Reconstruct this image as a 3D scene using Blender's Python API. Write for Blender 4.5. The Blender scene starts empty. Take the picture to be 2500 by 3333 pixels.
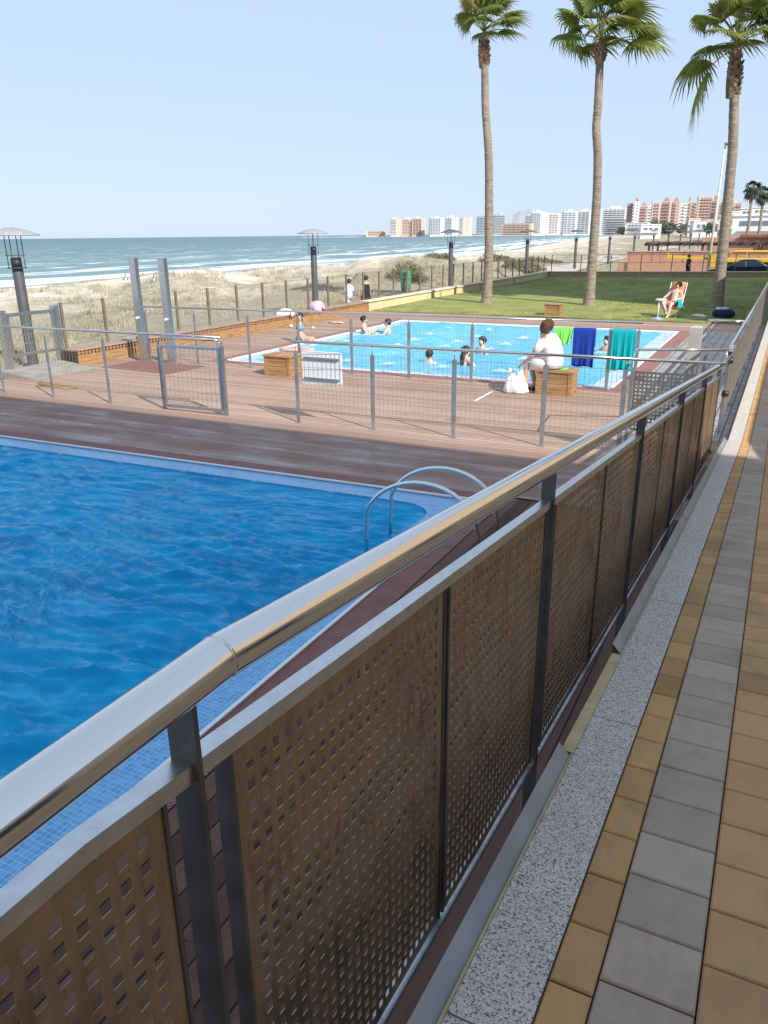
import bpy, bmesh, math, random
import numpy as np
from mathutils import Vector, Matrix, noise as mnoise
random.seed(7); np.random.seed(7)
rad = math.radians
S = bpy.context.scene
COL = S.collection
# ------------------------------------------------------------------ camera
EYE = 2.95
cam_d = bpy.data.cameras.new('camera'); cam = bpy.data.objects.new('camera', cam_d); COL.objects.link(cam)
cam_d.sensor_fit = 'VERTICAL'; cam_d.sensor_height = 36.0; cam_d.lens = 36.0 * 2508 / 3333
cam_d.clip_start = 0.05; cam_d.clip_end = 80000
_R = Vector((0.89264, 0.45065, -0.01035)); _U = Vector((-0.14384, 0.30651, 0.94094)); _F = Vector((-0.4272, 0.83843, -0.33843))
m = Matrix((( _R.x, _U.x, -_F.x, 0), (_R.y, _U.y, -_F.y, 0), (_R.z, _U.z, -_F.z, EYE), (0, 0, 0, 1)))
cam.matrix_world = m
S.camera = cam
# ------------------------------------------------------------------ light
SUN_AZ, SUN_EL = 118.0, 37.5          # azimuth clockwise from +Y
world = bpy.data.worlds.new('World'); S.world = world; world.use_nodes = True
wn = world.node_tree; bg = wn.nodes['Background']
sky = wn.nodes.new('ShaderNodeTexSky'); sky.sky_type = 'NISHITA'; sky.sun_disc = False
sky.sun_elevation = rad(SUN_EL); sky.sun_rotation = rad(SUN_AZ)
sky.altitude = 0; sky.air_density = 1.0; sky.dust_density = .35; sky.ozone_density = 1.0
hs = wn.nodes.new('ShaderNodeHueSaturation'); hs.inputs['Saturation'].default_value = .80
# thin even summer haze over the sea lifts the whole dome towards one pale blue
mxs = wn.nodes.new('ShaderNodeMix'); mxs.data_type = 'RGBA'; mxs.inputs[0].default_value = .86; mxs.inputs[7].default_value = (3.35, 4.30, 5.80, 1)
wn.links.new(sky.outputs[0], hs.inputs['Color']); wn.links.new(hs.outputs[0], mxs.inputs[6]); wn.links.new(mxs.outputs[2], bg.inputs[0]); bg.inputs[1].default_value = 0.10
sun_d = bpy.data.lights.new('sun', 'SUN'); sun = bpy.data.objects.new('sun', sun_d); COL.objects.link(sun)
sun_d.energy = 3.7; sun_d.angle = rad(0.5); sun_d.color = (1.0, 0.955, 0.88)
sd = Vector((math.sin(rad(SUN_AZ)) * math.cos(rad(SUN_EL)), math.cos(rad(SUN_AZ)) * math.cos(rad(SUN_EL)), math.sin(rad(SUN_EL))))
sun.rotation_euler = sd.to_track_quat('Z', 'Y').to_euler(); sun.location = (30, -20, 40)
S.view_settings.view_transform = 'Standard'; S.view_settings.look = 'None'
S.view_settings.exposure = 0.8; S.view_settings.gamma = 1.0
S.render.engine = 'CYCLES'
S.cycles.max_bounces = 6; S.cycles.transparent_max_bounces = 8

# ------------------------------------------------------------------ helpers
class MB:
    def bent(s, pts, w, h, mi=0):
        vs = []
        for x, y, z in pts: vs += [(x-w/2,y,z-h/2),(x+w/2,y,z-h/2),(x+w/2,y,z+h/2),(x-w/2,y,z+h/2)]
        k = len(pts); fs = [(0,1,2,3), (4*k-1,4*k-2,4*k-3,4*k-4)]
        for i in range(k-1):
            for j in range(4): fs.append((4*i+j, 4*i+4+j, 4*i+4+(j+1)%4, 4*i+(j+1)%4))
        return s.add(vs, fs, mi)
    def __init__(s): s.v = []; s.f = []; s.m = []; s.sm = []
    def add(s, vs, fs, mi=0, smooth=False):
        o = len(s.v); s.v += [tuple(p) for p in vs]
        for f in fs: s.f.append(tuple(i + o for i in f)); s.m.append(mi); s.sm.append(smooth)
        return s
    def box(s, x0, x1, y0, y1, z0, z1, mi=0):
        return s.add([(x0,y0,z0),(x1,y0,z0),(x1,y1,z0),(x0,y1,z0),(x0,y0,z1),(x1,y0,z1),(x1,y1,z1),(x0,y1,z1)],
              [(0,3,2,1),(4,5,6,7),(0,1,5,4),(1,2,6,5),(2,3,7,6),(3,0,4,7)], mi)
    def cbox(s, x0, x1, y0, y1, z0, z1, b=.01, mi=0):
        # box with chamfered top edges
        vs = [(x0,y0,z0),(x1,y0,z0),(x1,y1,z0),(x0,y1,z0),(x0,y0,z1-b),(x1,y0,z1-b),(x1,y1,z1-b),(x0,y1,z1-b),
              (x0+b,y0+b,z1),(x1-b,y0+b,z1),(x1-b,y1-b,z1),(x0+b,y1-b,z1)]
        return s.add(vs, [(0,3,2,1),(0,1,5,4),(1,2,6,5),(2,3,7,6),(3,0,4,7),(4,5,9,8),(5,6,10,9),(6,7,11,10),(7,4,8,11),(8,9,10,11)], mi)
    def bar(s, a, b, w, h, up=(0,0,1), mi=0):
        a = Vector(a); b = Vector(b); t = (b-a).normalized(); up = Vector(up)
        if abs(t.dot(up)) > .99: up = Vector((0,1,0))
        sx = t.cross(up).normalized(); uy = sx.cross(t)
        vs = []
        for p in (a, b):
            for i, j in ((-1,-1),(1,-1),(1,1),(-1,1)): vs.append(p + sx*i*w/2 + uy*j*h/2)
        return s.add(vs, [(0,1,2,3),(7,6,5,4),(0,4,5,1),(1,5,6,2),(2,6,7,3),(3,7,4,0)], mi)
    def tube(s, path, r, n=10, mi=0, caps=True, smooth=True, ra=None, axis=None):
        # path of points; r number or list; ra = optional second radius list with axis giving its direction
        P = [Vector(p) for p in path]; k = len(P)
        rr = r if isinstance(r, (list, tuple)) else [r]*k
        rb = ra if isinstance(ra, (list, tuple)) else ([ra]*k if ra else rr)
        vs = []; prev = None
        for i, p in enumerate(P):
            t = (P[min(i+1,k-1)] - P[max(i-1,0)]).normalized()
            if 0 < i < k-1:
                t0=(P[i]-P[i-1]).normalized(); t1=(P[i+1]-P[i]).normalized()
                if (t0+t1).length>1e-6: t=(t0+t1).normalized()
            if axis is not None: a = Vector(axis) - t*t.dot(Vector(axis))
            elif prev is None:
                a = t.cross(Vector((0,0,1)))
                if a.length < .1: a = t.cross(Vector((0,1,0)))
            else: a = prev - t*prev.dot(t)
            a.normalize(); prev = a; b = t.cross(a)
            for j in range(n):
                q = 2*math.pi*j/n
                vs.append(p + a*math.cos(q)*rr[i] + b*math.sin(q)*rb[i])
        fs = [(i*n+j, i*n+(j+1)%n, (i+1)*n+(j+1)%n, (i+1)*n+j) for i in range(k-1) for j in range(n)]
        s.add(vs, fs, mi, smooth)
        if caps:
            o = len(s.v) - len(vs)
            s.f.append(tuple(o+j for j in range(n))[::-1]); s.m.append(mi); s.sm.append(False)
            s.f.append(tuple(o+(k-1)*n+j for j in range(n))); s.m.append(mi); s.sm.append(False)
        return s
    def ell(s, c, rx, ry, rz, n=12, k=8, mi=0, M=None, jit=0):
        vs = []; c = Vector(c)
        for i in range(k+1):
            th = math.pi*i/k
            for j in range(n):
                ph = 2*math.pi*j/n
                p = Vector((rx*math.sin(th)*math.cos(ph), ry*math.sin(th)*math.sin(ph), rz*math.cos(th)))
                if jit: p *= 1 + jit*mnoise.noise(p*14 + c*3)
                if M: p = M @ p
                vs.append(c+p)
        fs = [(i*n+j, (i+1)*n+j, (i+1)*n+(j+1)%n, i*n+(j+1)%n) for i in range(k) for j in range(n)]
        return s.add(vs, fs, mi, True)
    def lathe(s, c, prof, n=16, mi=0, smooth=True):
        vs = []
        for r, z in prof:
            for j in range(n):
                q = 2*math.pi*j/n; vs.append((c[0]+r*math.cos(q), c[1]+r*math.sin(q), c[2]+z))
        k = len(prof)
        return s.add(vs, [(i*n+j, i*n+(j+1)%n, (i+1)*n+(j+1)%n, (i+1)*n+j) for i in range(k-1) for j in range(n)], mi, smooth)
    def mesh(s, name, mats, origin=(0,0,0)):
        me = bpy.data.meshes.new(name)
        ox, oy, oz = origin
        me.from_pydata([(x-ox, y-oy, z-oz) for x, y, z in s.v], [], s.f)
        if not isinstance(mats, (list, tuple)): mats = [mats]
        for mm in mats: me.materials.append(mm)
        me.polygons.foreach_set('material_index', s.m); me.polygons.foreach_set('use_smooth', s.sm)
        me.validate(); me.update(); return me
    def build(s, name, mats, parent=None, loc=None):
        # vertices are given in world coordinates; the origin goes to loc, or the parent's own base
        org = Vector((0,0,0))
        if parent is not None: org = base_of(parent)
        elif loc is not None: org = Vector(loc)
        o = bpy.data.objects.new(name, s.mesh(name, mats, org)); COL.objects.link(o)
        if parent is not None: o.parent = parent
        elif loc is not None: o.location = loc
        return o
def base_of(o):
    p = Vector((0,0,0))
    while o is not None: p = p + o.location; o = o.parent
    return p
def tag(o, label, cat, group=None, kind=None):
    if label: o['label'] = label
    if cat: o['category'] = cat
    if group: o['group'] = group
    if kind: o['kind'] = kind
    return o
def thing(name, label, cat, loc=(0,0,0), group=None):
    o = bpy.data.objects.new(name, None); COL.objects.link(o); o.location = loc; o.empty_display_size = .2
    return tag(o, label, cat, group)
def struct(o): o['kind'] = 'structure'; return o
def dup(root, loc, label=None, rotz=None):
    r = root.copy(); COL.objects.link(r); r.location = loc
    if rotz is not None: r.rotation_euler = (0,0,rotz)
    if label: r['label'] = label
    for ch in list(root.children):
        c = ch.copy(); COL.objects.link(c); c.parent = r
        for g in list(ch.children):
            d = g.copy(); COL.objects.link(d); d.parent = c
    return r
# ------------------------------------------------------------------ materials
class NT:
    def __init__(s, name):
        s.mat = bpy.data.materials.new(name); s.mat.use_nodes = True; s.t = s.mat.node_tree
        s.b = s.t.nodes['Principled BSDF']; s.out = s.t.nodes['Material Output']
    def n(s, typ, ins=None, **props):
        x = s.t.nodes.new('ShaderNode'+typ)
        for k, v in props.items(): setattr(x, k, v)
        for k, v in (ins or {}).items():
            if isinstance(v, bpy.types.NodeSocket): s.t.links.new(v, x.inputs[k])
            else: x.inputs[k].default_value = v
        return x
    def L(s, a, b): s.t.links.new(a, b)
    def set(s, k, v):
        if isinstance(v, bpy.types.NodeSocket): s.t.links.new(v, s.b.inputs[k])
        else: s.b.inputs[k].default_value = v
    def geo(s): return s.n('NewGeometry').outputs['Position']
    def obj(s): return s.n('TexCoord').outputs['Object']
    def math(s, op, a, b=None, c=None):
        x = s.n('Math', operation=op); 
        for i, v in enumerate((a, b, c)):
            if v is None: continue
            if isinstance(v, bpy.types.NodeSocket): s.t.links.new(v, x.inputs[i])
            else: x.inputs[i].default_value = v
        return x.outputs[0]
    def noise(s, vec, scale, detail=4, rough=.55, dist=0):
        return s.n('TexNoise', {'Vector': vec, 'Scale': scale, 'Detail': detail, 'Roughness': rough, 'Distortion': dist}).outputs['Fac']
    def scale(s, vec, sc):
        return s.n('Mapping', {'Vector': vec, 'Scale': sc}).outputs[0]
    def ramp(s, fac, stops):
        r = s.n('ValToRGB', {'Fac': fac}); e = r.color_ramp.elements
        while len(e) < len(stops): e.new(.5)
        for el, (p, c) in zip(e, stops):
            el.position = p; el.color = (*c, 1) if len(c) == 3 else c
        return r.outputs[0]
    def mix(s, f, a, b, mode='MIX'):
        x = s.n('Mix', data_type='RGBA', blend_type=mode)
        for k, v in ((0, f), (6, a), (7, b)):
            if isinstance(v, bpy.types.NodeSocket): s.t.links.new(v, x.inputs[k])
            else: x.inputs[k].default_value = (*v, 1) if isinstance(v, tuple) and len(v) == 3 else v
        return x.outputs[2]
    def maprange(s, v, a, b, c=0., d=1.):
        return s.n('MapRange', {0: v, 1: a, 2: b, 3: c, 4: d}).outputs[0]
    def bump(s, h, strength=.3, dist=.01):
        s.set('Normal', s.n('Bump', {'Height': h, 'Strength': strength, 'Distance': dist}).outputs[0])
def M(name, c, var=.25, scale=6., rough=.6, metal=0., bump=0., c2=None, stretch=None, spec=.5, world=False, bscale=None, bdist=.01):
    t = NT(name); co = t.geo() if world else t.obj()
    if stretch: co = t.scale(co, stretch)
    f = t.noise(co, scale, 6)
    lo = tuple(x*(1-var) for x in c); hi = tuple(min(1, x*(1+var)) for x in (c2 or c))
    t.set('Base Color', t.ramp(f, [(.3, lo), (.7, hi)]))
    t.set('Roughness', t.maprange(f, .3, .7, rough*.85, min(1, rough*1.15))); t.set('Metallic', metal)
    t.set('Specular IOR Level', spec)
    if bump: t.bump(t.noise(co, bscale or scale*4, 5), bump, bdist)
    return t.mat
def boards(name, along, width, c1, c2, wet=False):
    t = NT(name); p = t.geo(); sep = t.n('SeparateXYZ', {0: p})
    a, l = (sep.outputs[1], sep.outputs[0]) if along == 'X' else (sep.outputs[0], sep.outputs[1])
    q = t.math('DIVIDE', a, width); idx = t.math('FLOOR', q); fr = t.math('FRACT', q)
    wn_ = t.n('TexWhiteNoise', {'W': idx}, noise_dimensions='1D').outputs[0]
    # board ends: each row of boards is cut at its own offset
    ends = t.math('FRACT', t.math('ADD', t.math('DIVIDE', l, 3.2), wn_))
    cmb = t.n('CombineXYZ', {0: t.math('MULTIPLY', l, .6), 1: t.math('MULTIPLY', a, 14.), 2: t.math('MULTIPLY', idx, 3.7)}).outputs[0]
    grain = t.noise(cmb, 2.2, 6, .6)
    big = t.noise(p, .7, 3)
    tone = t.math('ADD', t.math('MULTIPLY', wn_, .35), t.math('ADD', t.math('MULTIPLY', grain, .4), t.math('MULTIPLY', big, .35)))
    col = t.ramp(tone, [(.3, c1), (.8, c2)])
    st = t.noise(t.n('Vector' + 'Math', {0: p, 1: (3.3, 7.1, 0)}, operation='ADD').outputs[0], 1.6, 5, .65)
    col = t.mix(t.maprange(st, .56, .72, 0, .35), col, tuple(x*.45 for x in c1))
    edge = t.math('ABSOLUTE', t.math('SUBTRACT', fr, .5))
    seam = t.maprange(edge, .455, .475, 0, 1)
    seam = t.math('MAXIMUM', seam, t.maprange(ends, .0, .0022, 1, 0))
    col = t.mix(seam, col, (.012, .010, .009))
    rgh = .75; t.set('Specular IOR Level', .2)
    if wet:
        wx = t.n('CombineXYZ', {0: t.math('MULTIPLY', sep.outputs[0], .55), 1: t.math('MULTIPLY', sep.outputs[1], 1.6), 2: 0.0}).outputs[0]
        w = t.noise(wx, 1.3, 6, .62)
        # splashed zone beside the pool edge, also painted with the deck's shade tone
        zone = t.math('MINIMUM', t.maprange(sep.outputs[1], 9.9, 10.7, 1, 0), t.maprange(sep.outputs[1], 8.2, 8.6, .8, 1.))
        wm = t.math('MULTIPLY', t.maprange(t.math('ADD', w, t.math('MULTIPLY', wn_, .12)), .44, .76, 0, 1), zone)
        col = t.mix(t.math('MULTIPLY', zone, .68), col, t.mix(grain, (.15, .072, .050), (.33, .185, .14)))  # shaded red-brown of the deck mixed into the board colour
        col = t.mix(t.math('MULTIPLY', wm, .35), col, (.10, .055, .042))
        rgh = t.math('SUBTRACT', .62, t.math('MULTIPLY', wm, .52)); t.set('Specular IOR Level', t.math('ADD', .2, t.math('MULTIPLY', wm, .35)))
    t.set('Base Color', col); t.set('Roughness', rgh)
    hh = t.math('SUBTRACT', t.math('MULTIPLY', grain, .15), seam)
    t.bump(hh, .5, .004)
    return t.mat
def steel(name, c=(.62, .60, .57), rough=.22, var=.12, rust=0., brush=None):
    t = NT(name); co = t.geo()
    f = t.noise(t.scale(co, brush or (6, 6, 6)), 5, 6)
    col = t.ramp(f, [(.3, tuple(x*(1-var) for x in c)), (.7, tuple(min(1, x*(1+var)) for x in c))])
    met = 1.0
    if rust:
        rn = t.noise(co, 3.1, 7, .68); rf = t.noise(t.scale(co, (9, 9, 2.2)), 2.3, 6, .7)
        rr = t.maprange(t.math('ADD', t.math('MULTIPLY', rn, .5), t.math('MULTIPLY', rf, .5)), .46, .60, 0, rust)
        col = t.mix(rr, col, (.16, .075, .03)); met = t.math('SUBTRACT', 1.0, t.math('MULTIPLY', rr, .8))
        t.set('Roughness', t.math('ADD', rough, t.math('MULTIPLY', rr, .4)))
    else: t.set('Roughness', t.maprange(f, .3, .7, rough*.8, rough*1.25))
    t.set('Base Color', col); t.set('Metallic', met)
    return t.mat
MT = {}
MT['deck_x'] = boards('deck_boards_x', 'X', .145, (.275, .17, .12), (.475, .335, .25), wet=True)
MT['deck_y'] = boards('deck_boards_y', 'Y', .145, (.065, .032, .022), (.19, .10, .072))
MT['steel'] = steel('polished_steel', (.74, .71, .67), .12, var=.035, brush=(60, .5, 60))
MT['flash'] = M('bright_sheet_steel', (.46, .52, .60), .12, 4, .32, .7)
MT['post_dark'] = M('dark_post', (.105, .095, .085), .3, 9, .5, .45)  # dark base stands in for dark reflections on the steel posts
MT['steel_flat'] = steel('brushed_steel', (.60, .60, .60), .30)
MT['steel_dull'] = steel('dull_steel', (.42, .43, .44), .42, rust=.5)
MT['steel_perf'] = steel('perforated_steel', (.43, .305, .19), .40, var=.16, rust=.85, brush=(3, 3, 1.1))  # brown base paints in reflections of building and pavers; rust comes on top
MT['steel_perf_pale'] = steel('perforated_steel_pale', (.40, .34, .27), .5, rust=.4)  # greyer copy of the panel steel for the sunlit railing
MT['perf_grey'] = steel('perforated_grey', (.30, .29, .28), .5, rust=.4)
MT['wire'] = M('wire', (.40, .38, .35), .1, 5, .45, .6)
MT['post_grey'] = M('post_grey', (.30, .31, .32), .2, 5, .45, .5)
MT['post_brown'] = M('post_brown', (.17, .135, .105), .2, 8, .6)
MT['wood'] = M('bench_wood', (.36, .20, .085), .4, 3., .55, bump=.2, stretch=(1, 1, 9))
MT['wood_cap'] = M('bench_cap', (.33, .23, .165), .3, 4, .65, stretch=(6, .8, 6))
MT['gap_shade'] = M('gap_shade', (.035, .022, .015), .2, 8, .8)
MT['granite'] = None
def granite():
    t = NT('granite'); p = t.geo()
    v = t.n('TexVoronoi', {'Vector': p, 'Scale': 260.}, feature='F1'); c = t.n('SeparateColor', {0: v.outputs['Color']}).outputs[0]
    v2 = t.n('TexVoronoi', {'Vector': p, 'Scale': 330.}); c2 = t.n('SeparateColor', {0: v2.outputs['Color']}).outputs[1]
    col = t.ramp(c, [(.0, (.06, .06, .065)), (.16, (.11, .11, .115)), (.24, (.50, .46, .41)), (1., (.76, .70, .63))])
    col = t.mix(t.maprange(c2, .0, .13, .8, 0), col, (.09, .09, .095))
    big = t.noise(p, 3.5, 4)
    col = t.mix(t.maprange(big, .4, .75, 0, .3), col, (.42, .39, .36))
    sep = t.n('SeparateXYZ', {0: p})
    jt = t.math('ABSOLUTE', t.math('SUBTRACT', t.math('FRACT', t.math('DIVIDE', t.math('ADD', sep.outputs[1], .35), 1.5)), .5))
    jm = t.maprange(jt, .4975, .4985, 0, 1)
    col = t.mix(jm, col, (.12, .11, .10))
    t.set('Base Color', col); t.set('Roughness', .7); t.bump(t.math('SUBTRACT', t.noise(p, 160, 3), jm), .25, .002)
    return t.mat
MT['granite'] = granite()
def paver():
    t = NT('paver'); p = t.geo(); a = t.n('Attribute', attribute_name='tone')
    g = t.noise(p, 260, 4, .7); b = t.noise(p, 7, 5, .6)
    col = t.mix(t.maprange(g, .3, .7, 0, .4), a.outputs['Color'], t.mix(1., a.outputs['Color'], (.62, .60, .58), 'MULTIPLY'))
    col = t.mix(t.maprange(b, .45, .75, 0, .35), col, t.mix(1., col, (.6, .57, .55), 'MULTIPLY'))
    # trodden-in spots and wider stains
    vs_ = t.n('TexVoronoi', {'Vector': p, 'Scale': 5.5}); sp = t.math('MULTIPLY', t.maprange(vs_.outputs['Distance'], .035, .055, 1, 0), t.maprange(t.n('SeparateColor', {0: vs_.outputs['Color']}).outputs[0], .80, .82, 0, .75))
    col = t.mix(sp, col, (.06, .05, .045))
    st = t.noise(t.scale(p, (1.4, .6, 1)), 2.1, 7, .7); col = t.mix(t.maprange(st, .52, .72, 0, .4), col, (.15, .115, .085))
    t.set('Base Color', col); t.set('Roughness', .85); t.set('Specular IOR Level', .3); t.bump(g, .5, .003)
    return t.mat
MT['paver'] = paver()
MT['joint'] = M('paver_joint', (.07, .06, .05), .3, 60, .95)
MT['stone_yellow'] = M('yellow_stone', (.55, .42, .24), .2, 9, .8, bump=.25)
MT['wall_dark'] = M('retaining_wall', (.20, .17, .15), .25, 4, .85, bump=.3)
def mosaic(name, c, c2, tile, grout, world=True):
    t = NT(name); p = t.geo(); s = t.n('SeparateXYZ', {0: p})
    fx = t.math('ABSOLUTE', t.math('SUBTRACT', t.math('FRACT', t.math('DIVIDE', s.outputs[0], tile)), .5))
    fy = t.math('ABSOLUTE', t.math('SUBTRACT', t.math('FRACT', t.math('DIVIDE', s.outputs[1], tile)), .5))
    gm = t.maprange(t.math('MAXIMUM', fx, fy), .44, .47, 0, 1)
    cid = t.n('CombineXYZ', {0: t.math('FLOOR', t.math('DIVIDE', s.outputs[0], tile)), 1: t.math('FLOOR', t.math('DIVIDE', s.outputs[1], tile)), 2: 0.}).outputs[0]
    w = t.n('TexWhiteNoise', {'Vector': cid}, noise_dimensions='3D').outputs[0]
    n_ = t.noise(p, 2.5, 4)
    col = t.ramp(t.math('ADD', t.math('MULTIPLY', w, .6), t.math('MULTIPLY', n_, .4)), [(.2, c), (.8, c2)])
    t.set('Base Color', t.mix(gm, col, grout)); t.set('Roughness', .18); t.bump(t.math('SUBTRACT', 1., gm), .2, .002)
    return t.mat
MT['tile'] = mosaic('pool_mosaic', (.07, .31, .60), (.15, .43, .71), .035, (.36, .60, .80))
MT['tile2'] = mosaic('pool_mosaic_pale', (.36, .55, .80), (.52, .68, .88), .25, (.42, .55, .72))
def grating():
    t = NT('grating'); p = t.geo(); s = t.n('SeparateXYZ', {0: p})
    # slats across the channel with a wavy edge
    wob = t.math('MULTIPLY', t.math('SINE', t.math('MULTIPLY', t.math('ADD', s.outputs[0], s.outputs[1]), 180.)), .10)
    a = t.math('ABSOLUTE', t.math('SUBTRACT', t.math('FRACT', t.math('ADD', t.math('DIVIDE', t.math('SUBTRACT', s.outputs[0], s.outputs[1]), .034), wob)), .5))
    gm = t.maprange(a, .26, .33, 0, 1); n_ = t.noise(p, 5, 4)
    t.set('Base Color', t.mix(gm, t.ramp(n_, [(.3, (.27, .10, .08)), (.7, (.40, .17, .135))]), (.05, .016, .014)))
    t.set('Roughness', .6); t.bump(t.math('SUBTRACT', 1., gm), .6, .006); return t.mat
MT['grating'] = grating()
MT['red_border'] = M('red_border', (.27, .12, .095), .25, 8, .6, bump=.2)
MT['red_mat'] = M('red_mat', (.20, .085, .07), .3, 30, .8, bump=.3)
def brickpave():
    t = NT('grey_brick_paving'); p = t.geo()
    r = t.n('Mapping', {'Vector': p, 'Rotation': (0, 0, rad(90))}).outputs[0]
    b = t.n('TexBrick', {'Vector': r, 'Color1': (.30, .27, .26, 1), 'Color2': (.40, .37, .345, 1), 'Mortar': (.055, .05, .05, 1), 'Scale': 1., 'Mortar Size': .012, 'Brick Width': .42, 'Row Height': .2, 'Bias': 0.})
    n_ = t.noise(p, 3, 5)
    t.set('Base Color', t.mix(t.maprange(n_, .4, .7, 0, .4), b.outputs['Color'], (.24, .20, .19))); t.set('Roughness', .6); t.bump(t.math('SUBTRACT', 1., b.outputs['Fac']), .4, .006); return t.mat
MT['brickpave'] = brickpave()
def water(name, c1, c2, c3, ws, bump, rough=.06):
    t = NT(name); p = t.geo()
    a = t.noise(t.scale(p, (ws*.55, ws*1.2, 1)), 1.6, 3, .5, .8)
    b = t.noise(t.scale(p, (.28, .28, 1)), 1.0, 3)
    f = t.math('ADD', t.math('MULTIPLY', a, .6), t.math('MULTIPLY', b, .4))
    t.set('Base Color', t.ramp(f, [(.34, c1), (.5, c2), (.66, c3)])); t.set('Roughness', rough); t.set('IOR', 1.33); t.set('Specular IOR Level', .22)
    t.bump(t.noise(t.scale(p, (ws*1.4, ws*3.0, 1)), 2.2, 5, .55, .5), bump, .05)
    return t.mat
MT['pool'] = water('pool_water', (.0005, .235, .50), (.001, .31, .60), (.003, .39, .68), 1.6, .22, .03)
MT['pool2'] = water('pool_water_pale', (.06, .36, .56), (.11, .45, .64), (.20, .55, .71), 3.2, .5, .08)
MT['foam'] = M('foam', (.80, .84, .86), .12, 7, .6, bump=.6, bdist=.05)
def splash():
    t = NT('splash_foam'); p = t.geo(); c = t.n('Attribute', attribute_name='core').outputs['Fac']
    f = t.math('ADD', t.math('MULTIPLY', c, .9), t.math('MULTIPLY', t.math('SUBTRACT', t.noise(p, 9, 5, .7), .5), 1.1))
    t.set('Base Color', (.74, .84, .90, 1)); t.set('Roughness', .6)
    t.set('Alpha', t.maprange(f, .22, .85, 0, .62)); return t.mat
MT['splash'] = splash()
# foliage and ground
def grass_ground():
    t = NT('lawn_ground'); p = t.geo()
    n1 = t.noise(p, .8, 4); n2 = t.noise(p, 22, 5, .7)
    f = t.math('ADD', t.math('MULTIPLY', n1, .45), t.math('MULTIPLY', n2, .55))
    t.set('Base Color', t.ramp(f, [(.32, (.14, .17, .045)), (.5, (.26, .28, .095)), (.68, (.38, .36, .16))])); t.set('Roughness', .9)
    t.set('Specular IOR Level', .1); t.bump(n2, .8, .04); return t.mat
MT['lawn'] = grass_ground()
MT['blade'] = M('grass_blade', (.20, .24, .065), .4, 1.1, .6, c2=(.38, .38, .145), world=True, spec=.2)
def sand():
    t = NT('sand'); p = t.geo(); s = t.n('SeparateXYZ', {0: p})
    n1 = t.noise(p, .085, 6, .62); n2 = t.noise(p, .9, 6, .7); n3 = t.noise(p, 6, 4, .7)
    at = t.n('Attribute', attribute_name='veg').outputs['Fac']
    f = t.math('ADD', t.math('ADD', t.math('MULTIPLY', n1, .5), t.math('MULTIPLY', n2, .5)), at)
    f2 = t.maprange(f, .43, .60, 0, 1)
    scrub = t.ramp(n3, [(.3, (.19, .16, .10)), (.55, (.31, .265, .18)), (.75, (.42, .36, .26))])
    sandc = t.ramp(n2, [(.3, (.60, .51, .41)), (.7, (.74, .66, .55))])
    wet = t.n('Attribute', attribute_name='wet').outputs['Fac']
    col = t.mix(t.math('MULTIPLY', f2, .9), sandc, scrub)
    col = t.mix(wet, col, (.24, .20, .155))
    t.set('Base Color', col); t.set('Roughness', .92); t.set('Specular IOR Level', .15)
    t.bump(t.math('ADD', n2, t.math('MULTIPLY', n3, .6)), .8, .12); return t.mat
MT['sand'] = sand()
MT['dune_blade'] = M('dune_grass_blade', (.25, .225, .15), .35, .6, .85, c2=(.44, .40, .30), world=True, spec=.1)
MT['shrub'] = M('shrub_leaf', (.095, .088, .05), .5, 3, .8, c2=(.16, .145, .085), spec=.2)
def sea_mat():
    t = NT('sea_water'); p = t.geo(); at = t.n('Attribute', attribute_name='shore').outputs['Fac']
    al = t.n('Attribute', attribute_name='along').outputs['Fac']
    sv = t.n('CombineXYZ', {0: t.math('MULTIPLY', al, .022), 1: t.math('MULTIPLY', at, .22), 2: 0.}).outputs[0]
    n1 = t.noise(sv, 1.0, 5, .6); 
    sv2 = t.n('CombineXYZ', {0: t.math('MULTIPLY', al, .05), 1: t.math('MULTIPLY', at, .55), 2: 4.}).outputs[0]
    n2 = t.noise(sv2, 1.0, 6, .65)
    wob = t.math('MULTIPLY', t.math('SUBTRACT', n1, .5), 30.)
    d = t.math('ADD', at, wob)
    def band(c, w, th):
        a = t.maprange(t.math('ABSOLUTE', t.math('SUBTRACT', d, c)), w*.5, w, 1, 0)
        return t.math('MULTIPLY', a, t.maprange(n2, th, th+.08, 0, 1))
    fm = band(4., 3.2, .40)
    for c, w, th in ((15., 5.5, .40), (33., 5.0, .47), (60., 5., .52), (95., 5., .55)): fm = t.math('MAXIMUM', fm, band(c, w, th))
    caps = t.noise(t.n('CombineXYZ', {0: t.math('MULTIPLY', al, .05), 1: t.math('MULTIPLY', at, .12), 2: 9.}).outputs[0], 1., 5, .7)
    fm = t.math('MAXIMUM', fm, t.math('MULTIPLY', t.maprange(caps, .585, .63, 0, .8), t.maprange(at, 40, 500, 1, .0)))
    deep = t.ramp(t.maprange(at, 0, 900, 0, 1), [(0., (.22, .30, .29)), (.03, (.15, .245, .235)), (.2, (.095, .172, .165)), (1., (.055, .128, .145))])
    sh = t.noise(t.n('CombineXYZ', {0: t.math('MULTIPLY', al, .01), 1: t.math('MULTIPLY', at, .03), 2: 2.}).outputs[0], 1., 5, .6)
    deep = t.mix(t.maprange(sh, .35, .7, 0, .5), deep, (.05, .13, .15))
    t.set('Base Color', t.mix(fm, deep, (.82, .84, .84))); t.set('Roughness', t.math('ADD', .35, t.math('MULTIPLY', fm, .5)))
    t.set('Specular IOR Level', .25)
    t.bump(t.math('ADD', t.noise(sv2, 2.5, 6, .65), t.math('MULTIPLY', fm, .6)), .6, .5); return t.mat
MT['sea'] = sea_mat()
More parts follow.
